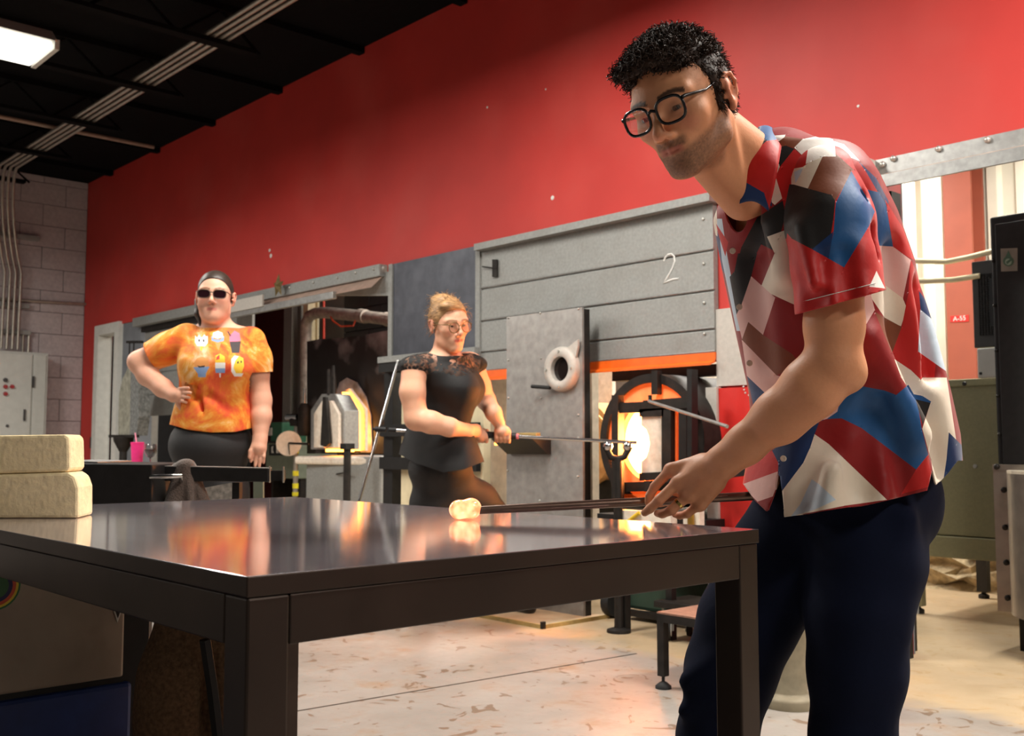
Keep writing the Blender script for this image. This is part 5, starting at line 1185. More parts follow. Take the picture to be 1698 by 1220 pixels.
# --- shirt
PAL = {'red': (190, 24, 20), 'dred': (140, 12, 14), 'navy': (18, 50, 98), 'blue': (24, 84, 140), 'cream': (232, 218, 198), 'white': (246, 238, 230), 'pink': (226, 182, 174), 'brown': (124, 64, 36), 'black': (30, 27, 26), 'lblue': (196, 212, 226)}
PK = list(PAL); MSH = [mat('satin_'+k, PAL[k], .55, var=.03, scale=13, spec=.4, sheen=.2, bump=.3) for k in PK]
def pl(ox, oy, sc, name, pts): return ([(ox+x/sc, oy+y/sc) for x, y in pts], PK.index(name))
A_ = (1140, 180, 3.388); T1 = (1160, 190, 4.208); M_ = (1180, 420, 4.358); L_ = (1200, 640, 4.245); S_ = (1400, 380, 4.065)
TORSO = [
 pl(*M_, 'lblue', [(20, -250), (75, -250), (110, 0), (215, 560), (180, 560), (60, -20)]), pl(*M_, 'navy', [(0, -180), (55, -160), (75, 60), (95, 150), (30, 40)]), pl(*T1, 'cream', [(50, 600), (118, 600), (125, 850), (60, 800)]),
 pl(*T1, 'red', [(115, 760), (200, 890), (180, 990), (130, 830)]),
 pl(*T1, 'cream', [(480, 240), (560, 235), (560, 330), (565, 380), (535, 430), (580, 580), (525, 630), (490, 600), (490, 430), (470, 400)]),
 pl(*T1, 'black', [(545, 230), (600, 215), (665, 240), (560, 365), (540, 300)]), pl(*T1, 'white', [(480, 150), (600, 140), (560, 240), (500, 250)]),
 pl(*T1, 'red', [(560, 365), (660, 240), (770, 335), (710, 370), (670, 410), (665, 480), (590, 640), (570, 560), (530, 430)]),
 pl(*T1, 'brown', [(550, 190), (600, 150), (720, 170), (665, 235), (600, 215), (545, 235)]),
 pl(*T1, 'white', [(660, 230), (720, 170), (850, 145), (930, 170), (960, 260), (945, 298), (865, 292), (770, 335)]),
 pl(*T1, 'black', [(400, 720), (580, 600), (600, 700), (560, 850), (520, 950), (430, 905), (380, 1000), (330, 1220), (230, 1220), (290, 930)]),
 pl(*T1, 'navy', [(480, 500), (500, 490), (505, 640), (470, 620)]),
 pl(*A_, 'lblue', [(780, 170), (880, 200), (970, 295), (820, 240)]), pl(*A_, 'red', [(820, 240), (960, 300), (1040, 380), (1080, 475), (1010, 460), (920, 350)]),
 pl(*A_, 'navy', [(960, 295), (1060, 390), (1130, 520), (1125, 570), (1070, 470), (1000, 350)]),
 pl(*A_, 'blue', [(900, 380), (1010, 455), (1075, 470), (1115, 540), (1155, 775), (1055, 768), (1000, 700)]),
 pl(*A_, 'red', [(1110, 510), (1210, 670), (1275, 850), (1200, 812), (1155, 777), (1122, 560)]),
 pl(*A_, 'pink', [(1000, 765), (1155, 775), (1255, 850), (1210, 1070), (1100, 985), (1000, 940)]),
 pl(*A_, 'cream', [(1040, 990), (1100, 985), (1210, 1065), (1232, 1120), (1200, 1222), (1120, 1192), (1030, 1060)]),
 pl(*S_, 'pink', [(80, 440), (180, 440), (207, 548), (110, 705), (60, 700)]), pl(*S_, 'dred', [(205, 545), (330, 830), (392, 1005), (345, 1112), (250, 1082), (60, 760), (110, 703)]),
 pl(*S_, 'brown', [(205, 555), (262, 590), (387, 658), (332, 810), (320, 830)]),
 pl(*S_, 'red', [(448, 205), (510, 330), (520, 540), (498, 822), (617, 902), (603, 1035), (515, 1012), (450, 952), (345, 880), (325, 826), (387, 658), (430, 440)]),
 pl(*S_, 'navy', [(503, 415), (580, 520), (640, 650), (515, 560)]), pl(*S_, 'lblue', [(512, 540), (610, 622), (720, 980), (617, 908), (498, 824)]),
 pl(*S_, 'cream', [(338, 875), (450, 950), (512, 1010), (532, 1122), (458, 1112), (385, 1000)]), pl(*S_, 'pink', [(530, 1015), (605, 1033), (585, 1168), (530, 1130)]),
 pl(*L_, 'blue', [(600, -90), (860, -20), (1130, 30), (1215, 62), (1300, -10), (1362, 100), (1394, 300), (1440, 482), (1355, 588), (960, 292), (830, 227), (640, 260), (760, 190), (830, 60)]),
 pl(*L_, 'pink', [(640, 200), (760, 100), (840, 20), (800, 180), (720, 235), (640, 240)]),
 pl(*L_, 'dred', [(660, 255), (720, 232), (830, 227), (970, 295), (1356, 588), (1250, 750), (1145, 790), (760, 422), (640, 337)]),
 pl(*L_, 'red', [(1440, 482), (1475, 700), (1250, 760), (1355, 587)]),
 pl(*L_, 'navy', [(672, 255), (640, 340), (610, 430), (560, 540), (405, 755), (380, 700), (385, 560), (340, 455), (500, 330)]),
 pl(*L_, 'cream', [(640, 338), (740, 408), (1150, 800), (860, 840), (560, 900), (410, 950), (402, 750), (560, 540), (610, 430)]),
 pl(*L_, 'lblue', [(620, 655), (670, 690), (790, 800), (640, 870), (470, 920), (540, 830)]),
 pl(*L_, 'red', [(340, 452), (384, 540), (380, 602), (120, 697), (150, 560)]), pl(*L_, 'pink', [(120, 695), (382, 600), (378, 690), (345, 778), (240, 815)]), pl(*L_, 'dred', [(240, 812), (346, 776), (310, 900), (250, 860)]),
 pl(*L_, 'cream', [(1330, 30), (1400, -60), (1570, -60), (1640, 400), (1585, 328), (1565, 600), (1560, 720), (1490, 720), (1460, 520), (1398, 300), (1458, 110)]),
 pl(*L_, 'navy', [(1585, 325), (1680, 420), (1680, 600), (1545, 670), (1568, 520)]), pl(*L_, 'blue', [(1330, 55), (1400, 70), (1460, 108), (1450, 130), (1350, 95)]), pl(*L_, 'black', [(1350, 92), (1456, 118), (1402, 275)]),
 pl(*M_, 'black', [(200, 0), (330, 0), (288, 165), (230, 340), (215, 372), (180, 445), (130, 170), (165, 130), (190, 0)]), pl(*M_, 'dred', [(330, -5), (460, -5), (350, 258), (286, 166)]),
 pl(*M_, 'cream', [(400, -120), (620, -200), (660, 370), (600, 372), (350, 257), (455, 0)]), pl(*M_, 'pink', [(286, 165), (460, 320), (370, 592), (265, 497), (220, 622), (178, 445), (215, 372), (240, 300)]),
 pl(*M_, 'dred', [(460, 318), (612, 375), (760, 560), (760, 740), (580, 727), (370, 592)]), pl(*M_, 'brown', [(265, 495), (375, 592), (582, 727), (640, 800), (470, 882), (218, 625)]),
 pl(*M_, 'pink', [(218, 624), (470, 882), (560, 900), (385, 1010), (255, 887)]), pl(*M_, 'navy', [(255, 885), (385, 1008), (420, 1120), (300, 1095)])]
SLEEVE = [
 pl(*T1, 'cream', [(640, 380), (720, 365), (770, 330), (865, 290), (755, 517), (640, 490)]), pl(*T1, 'lblue', [(660, 400), (722, 372), (700, 425), (668, 480)]),
 pl(*T1, 'brown', [(860, 290), (950, 270), (1080, 390), (945, 600), (920, 562), (755, 516)]), pl(*T1, 'white', [(740, 345), (770, 150), (940, 150), (950, 292), (865, 292)]),
 pl(*T1, 'black', [(540, 480), (660, 488), (755, 515), (920, 560), (946, 600), (935, 720), (890, 1005), (790, 942), (650, 872), (560, 860)]),
 pl(*A_, 'blue', [(920, 352), (1080, 400), (1052, 580), (1020, 660), (880, 892), (785, 852), (820, 700), (833, 530)]), pl(*A_, 'navy', [(700, 790), (820, 690), (790, 855)]),
 pl(*A_, 'red', [(920, 350), (980, 330), (1110, 480), (1060, 590)]),
 pl(*A_, 'red', [(560, 700), (585, 730), (700, 790), (880, 892), (1020, 662), (1060, 575), (1130, 600), (1130, 905), (870, 925), (600, 1200), (520, 1100)]),
 pl(*A_, 'white', [(1062, 912), (1110, 1010), (1022, 1000)])]
def rowsec(y, xl, xr, b, d, cx_=.96, sx_=.28):
    hw = (xr-xl)/2*d/F_PX; a = math.sqrt(max(hw*hw-(b*sx_)**2, .01))/cx_; return (atd((xl+xr)/2, y, d), a, b)
tfd = -RT*.96-np.array([FW[0], FW[1], 0])*.28; tfd /= np.linalg.norm(tfd); tld = np.array([-tfd[1], tfd[0], 0]); 
if tld@FW > 0: tld = -tld
rows = [rowsec(900, 1224, 1592, .195, 2.09), rowsec(800, 1236, 1588, .182, 2.09), rowsec(720, 1250, 1582, .172, 2.085), rowsec(650, 1246, 1566, .168, 2.08), rowsec(550, 1224, 1540, .166, 2.07), rowsec(450, 1203, 1510, .166, 2.055), rowsec(360, 1187, 1478, .16, 2.03), rowsec(310, 1205, 1452, .145, 2.01), rowsec(262, 1270, 1400, .10, 1.99)]
lo = np.min([atd(x, y, d) for x in (1150, 1640) for y in (180, 900) for d in (1.7, 2.4)], 0); hi = np.max([atd(x, y, d) for x in (1150, 1640) for y in (180, 900) for d in (1.7, 2.4)], 0)
v = Vol(lo, hi, .0055)
v.loft(rows, tfd, tld, .02)
v.cone(atd(1372, 322, 1.915), atd(1290, 322, 2.2), .072, .07, .05); v.cone(atd(1296, 268, 1.965), atd(1375, 312, 1.92), .052, .062, .05); v.cone(atd(1262, 300, 1.935), atd(1285, 270, 1.955), .04, .05, .04); v.cone(atd(1300, 272, 1.99), atd(1290, 318, 2.18), .05, .06, .05)
for a_, b_, r_, m_ in (((1300, 560, 1.9), (1420, 800, 1.905), .012, 's'), ((1500, 560, 1.93), (1560, 780, 1.97), .012, 's'), ((1470, 420, 1.94), (1500, 640, 1.93), .014, 's'), ((1245, 430, 1.97), (1255, 600, 1.98), .012, 's'), ((1400, 640, 1.905), (1330, 830, 1.915), .01, 's'), ((1470, 660, 1.915), (1500, 830, 1.93), .01, 's'),
                       ((1445, 690, 1.915), (1430, 820, 1.915), .008, 's'), ((1340, 720, 1.915), (1440, 690, 1.905), .01, 's'), ((1515, 480, 1.99), (1535, 620, 1.99), .012, 's'), ((1268, 350, 1.93), (1262, 440, 1.93), .012, 's'), ((1290, 370, 1.91), (1300, 450, 1.905), .014, 'u'), ((1380, 780, 1.9), (1365, 870, 1.905), .01, 'u'), ((1440, 560, 1.9), (1525, 720, 1.925), .012, 'u')):
    v.cone(atd(*a_), atd(*b_), r_, r_*.8, .05, m_)
V, T = v.mesh(); V = smoothmesh(V, T, 2)
uv = px(V); HX = [1100, 1232, 1252, 1272, 1286, 1291, 1296, 1300, 1400, 1470, 1538, 1546, 1552, 1570, 1588, 1700]; HY_ = [800, 802, 830, 849, 812, 778, 802, 857, 842, 830, 813, 778, 804, 787, 764, 760]
g_ = uv[:, 1]-np.interp(uv[:, 0], HX, HY_)
V, T = cut(V, T, g_)
ng = .050-np.linalg.norm(np.cross(V-atd(1272, 285, 1.95), (HW(0, -.03, -.03)-atd(1272, 285, 1.95))/np.linalg.norm(HW(0, -.03, -.03)-atd(1272, 285, 1.95))), axis=1); above = (V-atd(1268, 330, 1.95))@(HW(0, -.03, -.03)-atd(1272, 285, 1.95)) > 0
ng = np.where(above, ng, -1); ng = np.maximum(ng, .036-np.linalg.norm((V-atd(1208, 350, 1.945))*np.array([1, 1, .6]), axis=1))
V, T = cut(V, T, ng)
V, T, U = split_print(V, T, TORSO, px); mi = paint(V, T, U, TORSO, PK.index('dred'))
shirt = soft('shirt', V, T, MSH, man, mi=mi, solid=.003, label='short sleeved satin shirt with red, blue, cream and black patches')
# sleeve
v = Vol(lo, hi, .005); SE = atd(1394, 508, 1.835)
v.chain([atd(1362, 306, 1.90), atd(1376, 370, 1.868), atd(1386, 440, 1.85), SE, atd(1402, 560, 1.83)], [.073, .0755, .0745, .074, .076], .02)
for a_, b_, r_, m_ in (((1336, 420, 1.80), (1338, 540, 1.79), .008, 's'), ((1362, 430, 1.785), (1352, 540, 1.775), .008, 's'), ((1330, 380, 1.82), (1350, 470, 1.785), .008, 'u'), ((1420, 330, 1.84), (1440, 430, 1.82), .009, 's'), ((1400, 420, 1.775), (1412, 520, 1.765), .01, 's')): v.cone(atd(*a_), atd(*b_), r_, r_, .03, m_)
V, T = v.mesh(); V = smoothmesh(V, T, 2); uv = px(V)
V, T = cut(V, T, uv[:, 1]-(520-(uv[:, 0]-1324)*.27)); 
V, T, U = split_print(V, T, SLEEVE, px); mi = paint(V, T, U, SLEEVE, PK.index('red'))
sl_ = soft('sleeve', V, T, MSH, shirt, mi=mi, solid=.003)
# collar
CI = [(1226, 338, 1.88), (1234, 300, 1.868), (1243, 262, 1.868), (1252, 228, 1.895), (1262, 206, 1.965), (1248, 220, 2.03), (1222, 262, 2.06), (1196, 312, 2.03), (1193, 330, 2.0)]
CO = [(1274, 350, 1.865), (1284, 312, 1.85), (1291, 272, 1.85), (1296, 244, 1.875), (1297, 226, 1.97), (1276, 240, 2.07), (1240, 290, 2.11), (1200, 345, 2.07), (1196, 352, 2.03)]
def dens(P, n):
    P = np.array([atd(*p) for p in P]); t = np.arange(len(P)); tt = np.linspace(0, len(P)-1, n)
    Q = np.stack([np.interp(tt, t, P[:, i]) for i in range(3)], 1)
    for _ in range(6): Q[1:-1] = (Q[:-2]+2*Q[1:-1]+Q[2:])/4
    return Q
ci, co = dens(CI, 60), dens(CO, 60); K_ = 10; V = []; T = []
for i in range(60):
    for j in range(K_+1):
        t_ = j/K_; V.append(ci[i]*(1-t_)+co[i]*t_+np.array([0, 0, .010*math.sin(t_*math.pi)])-FW*.004*math.sin(t_*math.pi))
for i in range(59):
    for j in range(K_): a = i*(K_+1)+j; T += [(a, a+1, a+K_+2), (a, a+K_+2, a+K_+1)]
COLP = [pl(*T1, 'blue', [(380, 40), (420, 40), (570, 120), (535, 175), (470, 182), (395, 105)]), pl(*T1, 'black', [(300, 60), (395, 100), (470, 182), (330, 300), (270, 260)]), pl(*T1, 'navy', [(250, 440), (305, 462), (450, 545), (500, 700), (250, 640)])]
V, T, U = split_print(np.array(V), np.array(T), COLP, px); mi = paint(V, T, U, COLP, PK.index('red'))
soft('collar', V, T, MSH, shirt, mi=mi, solid=.003)
# buttons down the placket
M_but = mat('pearl_button', (226, 214, 196), .3)
SV = np.array([x.co[:] for x in shirt.data.vertices])+rootloc(shirt); SP = px(SV); SD = (SV-CAM)@FW
for bx, by in ((1215, 416), (1226, 509), (1243, 602), (1299, 760)):
    near = np.hypot(SP[:, 0]-bx, SP[:, 1]-by) < 9
    if not near.any(): continue
    dmin = SD[near].min(); p = atd(bx, by, dmin-.001)
    MB().lathe([(.0055, 0), (.006, .0015), (.0045, .0026), (.003, .002)], p, -FW-RT*.3, 14).build('button', M_but, shirt, True)
# chalk-white stitching on the sleeve hem
SV = np.array([x.co[:] for x in sl_.data.vertices])+rootloc(sl_); SP = px(SV); SD = (SV-CAM)@FW; P = []
for x in np.linspace(1332, 1452, 16):
    y = 500-(x-1330)*.25; k_ = np.argmin(np.hypot(SP[:, 0]-x, SP[:, 1]-y)+(SD > 1.85)*50); P.append(atd(x, y, SD[k_]-.001))
MB().tube(P, .0007, 4).build('stitching', M_white, sl_)
# trousers
v = Vol(np.min([atd(x, y, d) for x in (1080, 1640) for y in (760, 1220) for d in (1.85, 2.4)], 0)*A3(1, 1, 0)-A3(.1, .1, 0), np.max([atd(x, y, d) for x in (1080, 1640) for y in (760, 1220) for d in (1.85, 2.4)], 0)+A3(.1, .1, 0), .008)
KN, KF = atd(1413, 1225, 2.0), atd(1188, 1225, 2.17)
v.ell(atd(1412, 825, 2.1), (.145, .145, .12), None, .04); v.ell(atd(1490, 830, 2.1), (.085, .085, .11), None, .05)
v.chain([atd(1440, 860, 2.06), atd(1436, 930, 2.03), atd(1422, 1010, 2.005), atd(1421, 1110, 2.0), KN, KN+A3(.03, .05, -.2), KN*A3(1, 1, 0)+A3(.05, .08, .06)], [.105, .108, .096, .088, .076, .072, .07], .03)
v.chain([atd(1330, 870, 2.14), atd(1290, 940, 2.15), atd(1240, 1030, 2.16), atd(1212, 1110, 2.165), KF, KF+A3(.02, .06, -.2), KF*A3(1, 1, 0)+A3(.04, .1, .06)], [.11, .108, .098, .09, .078, .072, .07], .03)
for a_, b_, r_ in (((1170, 1020, 2.08), (1140, 1110, 2.07), .010),): v.cone(atd(*a_), atd(*b_), r_, r_, .03, 's')
for a_, b_, r_ in (((1505, 860, 1.95), (1460, 1200, 1.94), .008), ((1135, 1130, 2.12), (1215, 1085, 2.085), .008), ((1132, 1180, 2.12), (1200, 1150, 2.09), .007)): v.cone(atd(*a_), atd(*b_), r_, r_*.5, .05)
V, T = v.mesh(); V = smoothmesh(V, T, 2)
soft('trousers', V, T, mat('navy_trousers', (14, 20, 40), .95, var=.08, scale=250, spec=.15), man, label='dark navy trousers')
M_shoe = mat('black_leather_shoe', (24, 22, 22), .4)
for Kp in (KN, KF):
    c = Kp*A3(1, 1, 0)+A3(.05, .09, 0); fd = A3(-.75, -.66, 0); v = Vol(c+A3(-.35, -.35, -.01), c+A3(.2, .2, .16), .008)
    v.cone(c+A3(0, 0, .04), c+fd*.12+A3(0, 0, .035), .042, .045, .03).cone(c+fd*.1+A3(0, 0, .032), c+fd*.2+A3(0, 0, .028), .046, .034, .03).cone(c+A3(0, 0, .05), c+A3(.0, 0, .11), .042, .045, .03)
    V, T = v.mesh(); V[:, 2] = np.maximum(V[:, 2], .001); soft('shoe', V, T, M_shoe, man)
# ------------------------------------------------------------------ blowpipe with glowing gather
pa, pb2 = atd(800, 845.5, 1.98), atd(1250, 822, 2.075)
pdir = (pb2-pa)/np.linalg.norm(pb2-pa); pend = pa+pdir*1.25
t = thing('punty_rod', 'steel punty rod in the hand of the man', 'rod', tuple(pa))
MB().tube([pa-pdir*.02, pa+pdir*.1, pa+pdir*.57], [.0075, .0085, .009], 14).build('rod', mat('heat_blued_steel', (120, 96, 84), .35, .85, var=.15, scale=12), t, True)
gc = onZ(771, 862, TZ+.0); gz = .0205
gc = gc*A3(1, 1, 0)+A3(0, 0, TZ+gz+.0008)
def hot_material():
    m = bpy.data.materials.new('molten_glass'); m.use_nodes = True; nt = m.node_tree; b = nt.nodes['Principled BSDF']; N = nt.nodes.new
    lw = N('ShaderNodeTexNoise'); lw.inputs['Scale'].default_value = 45; tc = N('ShaderNodeTexCoord'); nt.links.new(tc.outputs['Object'], lw.inputs[0])
    r = N('ShaderNodeValToRGB'); e = r.color_ramp.elements; e[0].position = .35; e[0].color = (*lin((255, 96, 44)), 1); e[1].position = .62; e[1].color = (*lin((255, 196, 140)), 1)
    nt.links.new(lw.outputs[0], r.inputs[0]); nt.links.new(r.outputs[0], b.inputs['Emission Color']); b.inputs['Emission Strength'].default_value = 1.7
    b.inputs['Base Color'].default_value = (*lin((255, 190, 140)), 1); b.inputs['Roughness'].default_value = .08; b.inputs['Coat Weight'].default_value = .6; return m
v = Vol(gc-.06, gc+.06, .0022); v.ell(gc-pdir*.011-A3(0, 0, .001), (.0195, .0195, .0185), None, .001); v.ell(gc+pdir*.011, (.0205, .0205, .02), None, .006)
V, T = v.mesh(); o = soft('glass_gather', V, T, hot_material(), None); tag(o, 'small glowing molten glass gather resting on the table', 'molten glass')
# ------------------------------------------------------------------ the woman in the orange shirt
D1 = 4.7; S1 = F_PX/D1
wom = thing('person', 'woman in sunglasses and orange tie-dye shirt with a hand on her hip', 'person', tuple(atd(352, 760, D1)*A3(1, 1, 0)))
HO = atd(357, 496, D1); HA = frame(cv(.13, .03, .99), cv(.02, 1, -.03)); HS = .95; JAW = .98
B = lambda x, y, z=0: atd(x, y, D1-z)
v = Vol(np.min([B(x, y, z) for x in (200, 460) for y in (430, 800) for z in (-.25, .3)], 0), np.max([B(x, y, z) for x in (200, 460) for y in (430, 800) for z in (-.25, .3)], 0), .0042)
HW = head_prims(v, HO, HA, HS, True)
for q in (-1, 1): v.ell(HW(q*.035, .055, -.04), np.array([.03, .034, .032]), None, .02)
v.ell(HW(0, .05, -.085), (.05, .045, .03), None, .03)
v.cone(HW(0, -.02, -.05), B(360, 552, -.02), .058, .062, .03); v.cone(B(360, 548, -.02), B(310, 560, -.02), .045, .05, .04); v.cone(B(360, 548, -.02), B(415, 562, -.02), .045, .05, .04); v.ell(B(362, 570, -.02), (.11, .09, .08), None, .04)
v.chain([B(302, 566), B(262, 586, .0), B(231, 600, .0)], [.062, .056, .05], .02)
v.chain([B(231, 600, 0), B(245, 622, .02), B(270, 643, .07), B(288, 655, .12)], [.048, .046, .04, .031], .02)
v.chain([B(288, 655, .12), B(297, 655, .14)], [.028, .026], .012, 'u')
for y0, x1, y1, z1, r in ((645, 313, 643, .17, .0084), (651, 316, 651, .175, .0086), (657, 314, 659, .17, .0084), (663, 309, 667, .16, .0078)): v.chain([B(297, y0, .14), B((297+x1)/2, (y0+y1)/2-.5, .16), B(x1, y1, z1)], [r*1.15, r, r*.85], .004)
v.chain([B(294, 661, .13), B(297, 671, .13), B(301, 679, .135)], [.013, .011, .009], .006)
v.chain([B(418, 574), B(427, 620, 0), B(432, 664, 0), B(433, 690, .02), B(431, 728, .05)], [.048, .05, .048, .045, .031], .02)
v.chain([B(431, 728, .05), B(429, 742, .06)], [.031, .036], .012)
for x0, y0, x1, y1, z1, r in ((420, 745, 416, 765, .08, .0082), (426, 749, 423, 772, .08, .0086), (432, 749, 430, 773, .075, .0086), (438, 746, 437, 767, .07, .008)): v.chain([B(x0, y0, .065), B((x0+x1)/2, (y0+y1)/2, .075), B(x1, y1, z1)], [r*1.15, r, r*.85], .004)
v.chain([B(423, 735, .07), B(416, 748, .085), B(414, 758, .09)], [.013, .011, .009], .006)
V, T = v.mesh(); V = smoothmesh(V, T, 1, .4)
soft('body', V, T, M_skin, wom, face_color(V, HO, HA, HS, (220, 166, 140), (196, 104, 96), (120, 88, 66)))
eyes(wom, HW, HA, HS)
glasses('sunglasses', HW, HS, mat('tortoise_frame', (96, 74, 60), .3), mat('dark_plum_lens', (34, 12, 18), .12, var=.05), wom, lw=.029, lh=.019, cx=.036, cz=.014, label='dark plum sunglasses')
M_brn = mat('dark_brown_hair', (52, 40, 32), .45, var=.3, scale=60, stretch=(1, 1, 8), spec=.5)
hl = ([-.12, -.08, -.03, -.01, .02, .05, .075, .09, .12], [-.11, -.11, -.08, -.01, -.01, .045, .085, .098, .1])
def w1x(v, W, ax, s): v.ell(W(.0, -.06, .02), np.array([.07, .06, .07])*s, ax, .03)
V, T, W = hair_cap(HO, HA, HS, .004, (0, -.006, .047), (.0815, .1035, .0905), hl, None, None, w1x)
soft('hair', V, T, M_brn, wom, label='dark brown hair pulled back')
v = Vol(np.min([B(x, y, z) for x in (310, 350) for y in (480, 560) for z in (-.15, .1)], 0), np.max([B(x, y, z) for x in (310, 350) for y in (480, 560) for z in (-.15, .1)], 0), .004)
v.chain([B(333, 500, -.03), B(331, 520, -.01), B(334, 542, .02)], [.028, .022, .008], .01)
V, T = v.mesh(); soft('ponytail', V, T, M_brn, wom)
# tie-dye shirt
def tiedye():
    m = bpy.data.materials.new('orange_tie_dye'); m.use_nodes = True; nt = m.node_tree; b = nt.nodes['Principled BSDF']; N = nt.nodes.new; Lk = nt.links.new
    tc = N('ShaderNodeTexCoord'); n1 = N('ShaderNodeTexNoise'); n1.inputs['Scale'].default_value = 4.2; n1.inputs['Detail'].default_value = 8; n1.inputs['Roughness'].default_value = .68; n1.inputs['Distortion'].default_value = .8; Lk(tc.outputs['Object'], n1.inputs[0])
    sx = N('ShaderNodeSeparateXYZ'); Lk(tc.outputs['Object'], sx.inputs[0])
    r = N('ShaderNodeValToRGB'); cr = r.color_ramp; cr.elements[0].position = .34; cr.elements[0].color = (*lin((214, 62, 36)), 1); cr.elements[1].position = .66; cr.elements[1].color = (*lin((252, 228, 190)), 1)
    for p, c in ((.43, (226, 96, 44)), (.48, (228, 128, 36)), (.54, (236, 166, 70))): e = cr.elements.new(p); e.color = (*lin(c), 1)
    Lk(n1.outputs[0], r.inputs[0])
    n2 = N('ShaderNodeTexNoise'); n2.inputs['Scale'].default_value = 9; n2.inputs['Detail'].default_value = 6; Lk(tc.outputs['Object'], n2.inputs[0])
    mr = N('ShaderNodeMapRange'); mr.inputs[1].default_value = .5; mr.inputs[2].default_value = .68; mr.inputs[4].default_value = .6; Lk(n2.outputs[0], mr.inputs[0])
    mx = N('ShaderNodeMix'); mx.data_type = 'RGBA'; Lk(mr.outputs[0], mx.inputs[0]); Lk(r.outputs[0], mx.inputs[6]); mx.inputs[7].default_value = (*lin((236, 96, 60)), 1)
    Lk(mx.outputs[2], b.inputs['Base Color']); b.inputs['Roughness'].default_value = .85; return m
MT = [tiedye()]+[mat('print_'+n_, c_, .7, var=.02) for n_, c_ in (('white', (236, 232, 226)), ('pink', (232, 108, 140)), ('dark', (46, 38, 40)), ('sky', (130, 160, 205)), ('yellow', (244, 196, 54)), ('tan', (222, 150, 84)), ('red', (205, 60, 50)))]
def P1(ox, oy, k, pts): return ([(200+(ox+x)/3.39, 430+(oy+y)/3.39) for x, y in pts], k)
PRN = [P1(0, 0, 1, [(418, 425), (430, 440), (440, 420), (455, 440), (470, 420), (480, 432), (490, 430), (490, 470), (475, 488), (430, 486), (418, 465)]), P1(0, 0, 5, [(447, 488), (460, 488), (458, 512), (449, 512)]), P1(0, 0, 3, [(436, 450), (446, 448), (446, 462), (438, 464)]), P1(0, 0, 3, [(462, 448), (472, 450), (470, 464), (462, 462)]),
       P1(0, 0, 4, [(510, 430), (525, 448), (560, 450), (582, 430), (580, 458), (545, 466), (512, 456)]), P1(0, 0, 1, [(520, 412), (545, 402), (572, 412), (578, 436), (545, 446), (516, 438)]), P1(0, 0, 6, [(530, 466), (566, 466), (550, 512)]),
       P1(0, 0, 2, [(612, 430), (640, 400), (668, 415), (676, 455), (640, 468), (612, 462)]), P1(0, 0, 3, [(612, 462), (676, 460), (668, 526), (626, 526)]), P1(0, 0, 3, [(598, 405), (606, 402), (622, 428), (614, 434)]),
       P1(0, 0, 6, [(412, 580), (430, 555), (460, 545), (490, 560), (498, 590), (490, 612), (420, 612)]), P1(0, 0, 4, [(408, 606), (500, 602), (480, 640), (478, 662), (436, 662), (434, 642)]), P1(0, 0, 3, [(430, 595), (445, 600), (475, 596), (470, 606), (440, 608)]),
       P1(0, 0, 5, [(535, 540), (560, 530), (585, 545), (588, 580), (532, 580)]), P1(0, 0, 1, [(532, 580), (588, 580), (588, 612), (532, 612)]), P1(0, 0, 4, [(532, 612), (588, 612), (586, 638), (534, 638)]), P1(0, 0, 1, [(554, 640), (564, 640), (563, 664), (556, 664)]), P1(0, 0, 7, [(538, 548), (556, 534), (556, 560), (536, 566)]),
       P1(0, 0, 1, [(622, 560), (640, 540), (668, 545), (640, 600), (650, 640), (690, 640), (680, 658), (640, 658), (622, 630)]), P1(0, 0, 5, [(645, 570), (665, 542), (690, 555), (694, 600), (680, 640), (648, 640), (634, 610)]), P1(0, 0, 3, [(655, 575), (664, 570), (664, 584), (656, 586)]), P1(0, 0, 3, [(674, 568), (683, 570), (682, 580), (674, 582)])]
fd1 = -np.array([FW[0], FW[1], 0]); fd1 /= np.linalg.norm(fd1)
def sec(y, xl, xr, b, z=0): return (B((xl+xr)/2, y, z), b, (xr-xl)/2/S1)
rows = [sec(740, 280, 424, .165, .0), sec(712, 283, 421, .165, .01), sec(690, 288, 420, .165, .01), sec(655, 298, 415, .155, .01), sec(630, 302, 412, .15, .02), sec(600, 299, 416, .155, .02), sec(575, 296, 424, .13, .0), sec(556, 306, 416, .1, -.01), sec(545, 325, 398, .07, -.015)]
v = Vol(np.min([B(x, y, z) for x in (225, 465) for y in (520, 750) for z in (-.3, .32)], 0), np.max([B(x, y, z) for x in (225, 465) for y in (520, 750) for z in (-.3, .32)], 0), .0065)
v.loft(rows, fd1, RT, .03)
v.ell(B(330, 608, .1), (.075, .075, .075), None, .06); v.ell(B(390, 610, .1), (.075, .075, .075), None, .06)
v.chain([B(310, 562), B(278, 578), B(250, 591)], [.072, .07, .068], .03); v.chain([B(416, 566), B(425, 595), B(430, 628)], [.068, .066, .064], .03)
for a_, b_, r_ in (((325, 640, .15), (340, 690, .15), .008), ((345, 655, .16), (400, 690, .15), .008), ((312, 630, .13), (322, 660, .14), .008), ((370, 670, .17), (412, 660, .12), .007)): v.cone(B(*a_), B(*b_), r_, r_, .03, 's')
V, T = v.mesh(); V = smoothmesh(V, T, 2); uv = px(V)
V, T = cut(V, T, uv[:, 1]-np.interp(uv[:, 0], [270, 283, 310, 350, 390, 420, 430], [702, 704, 712, 717, 716, 709, 706]))
nax = B(360, 552, -.02); nd = HW(0, -.02, -.05)-nax; nd /= np.linalg.norm(nd); rel = V-nax
V, T = cut(V, T, np.where(rel@nd > -.035, .078-np.linalg.norm(rel-(rel@nd)[:, None]*nd, axis=1), -1))
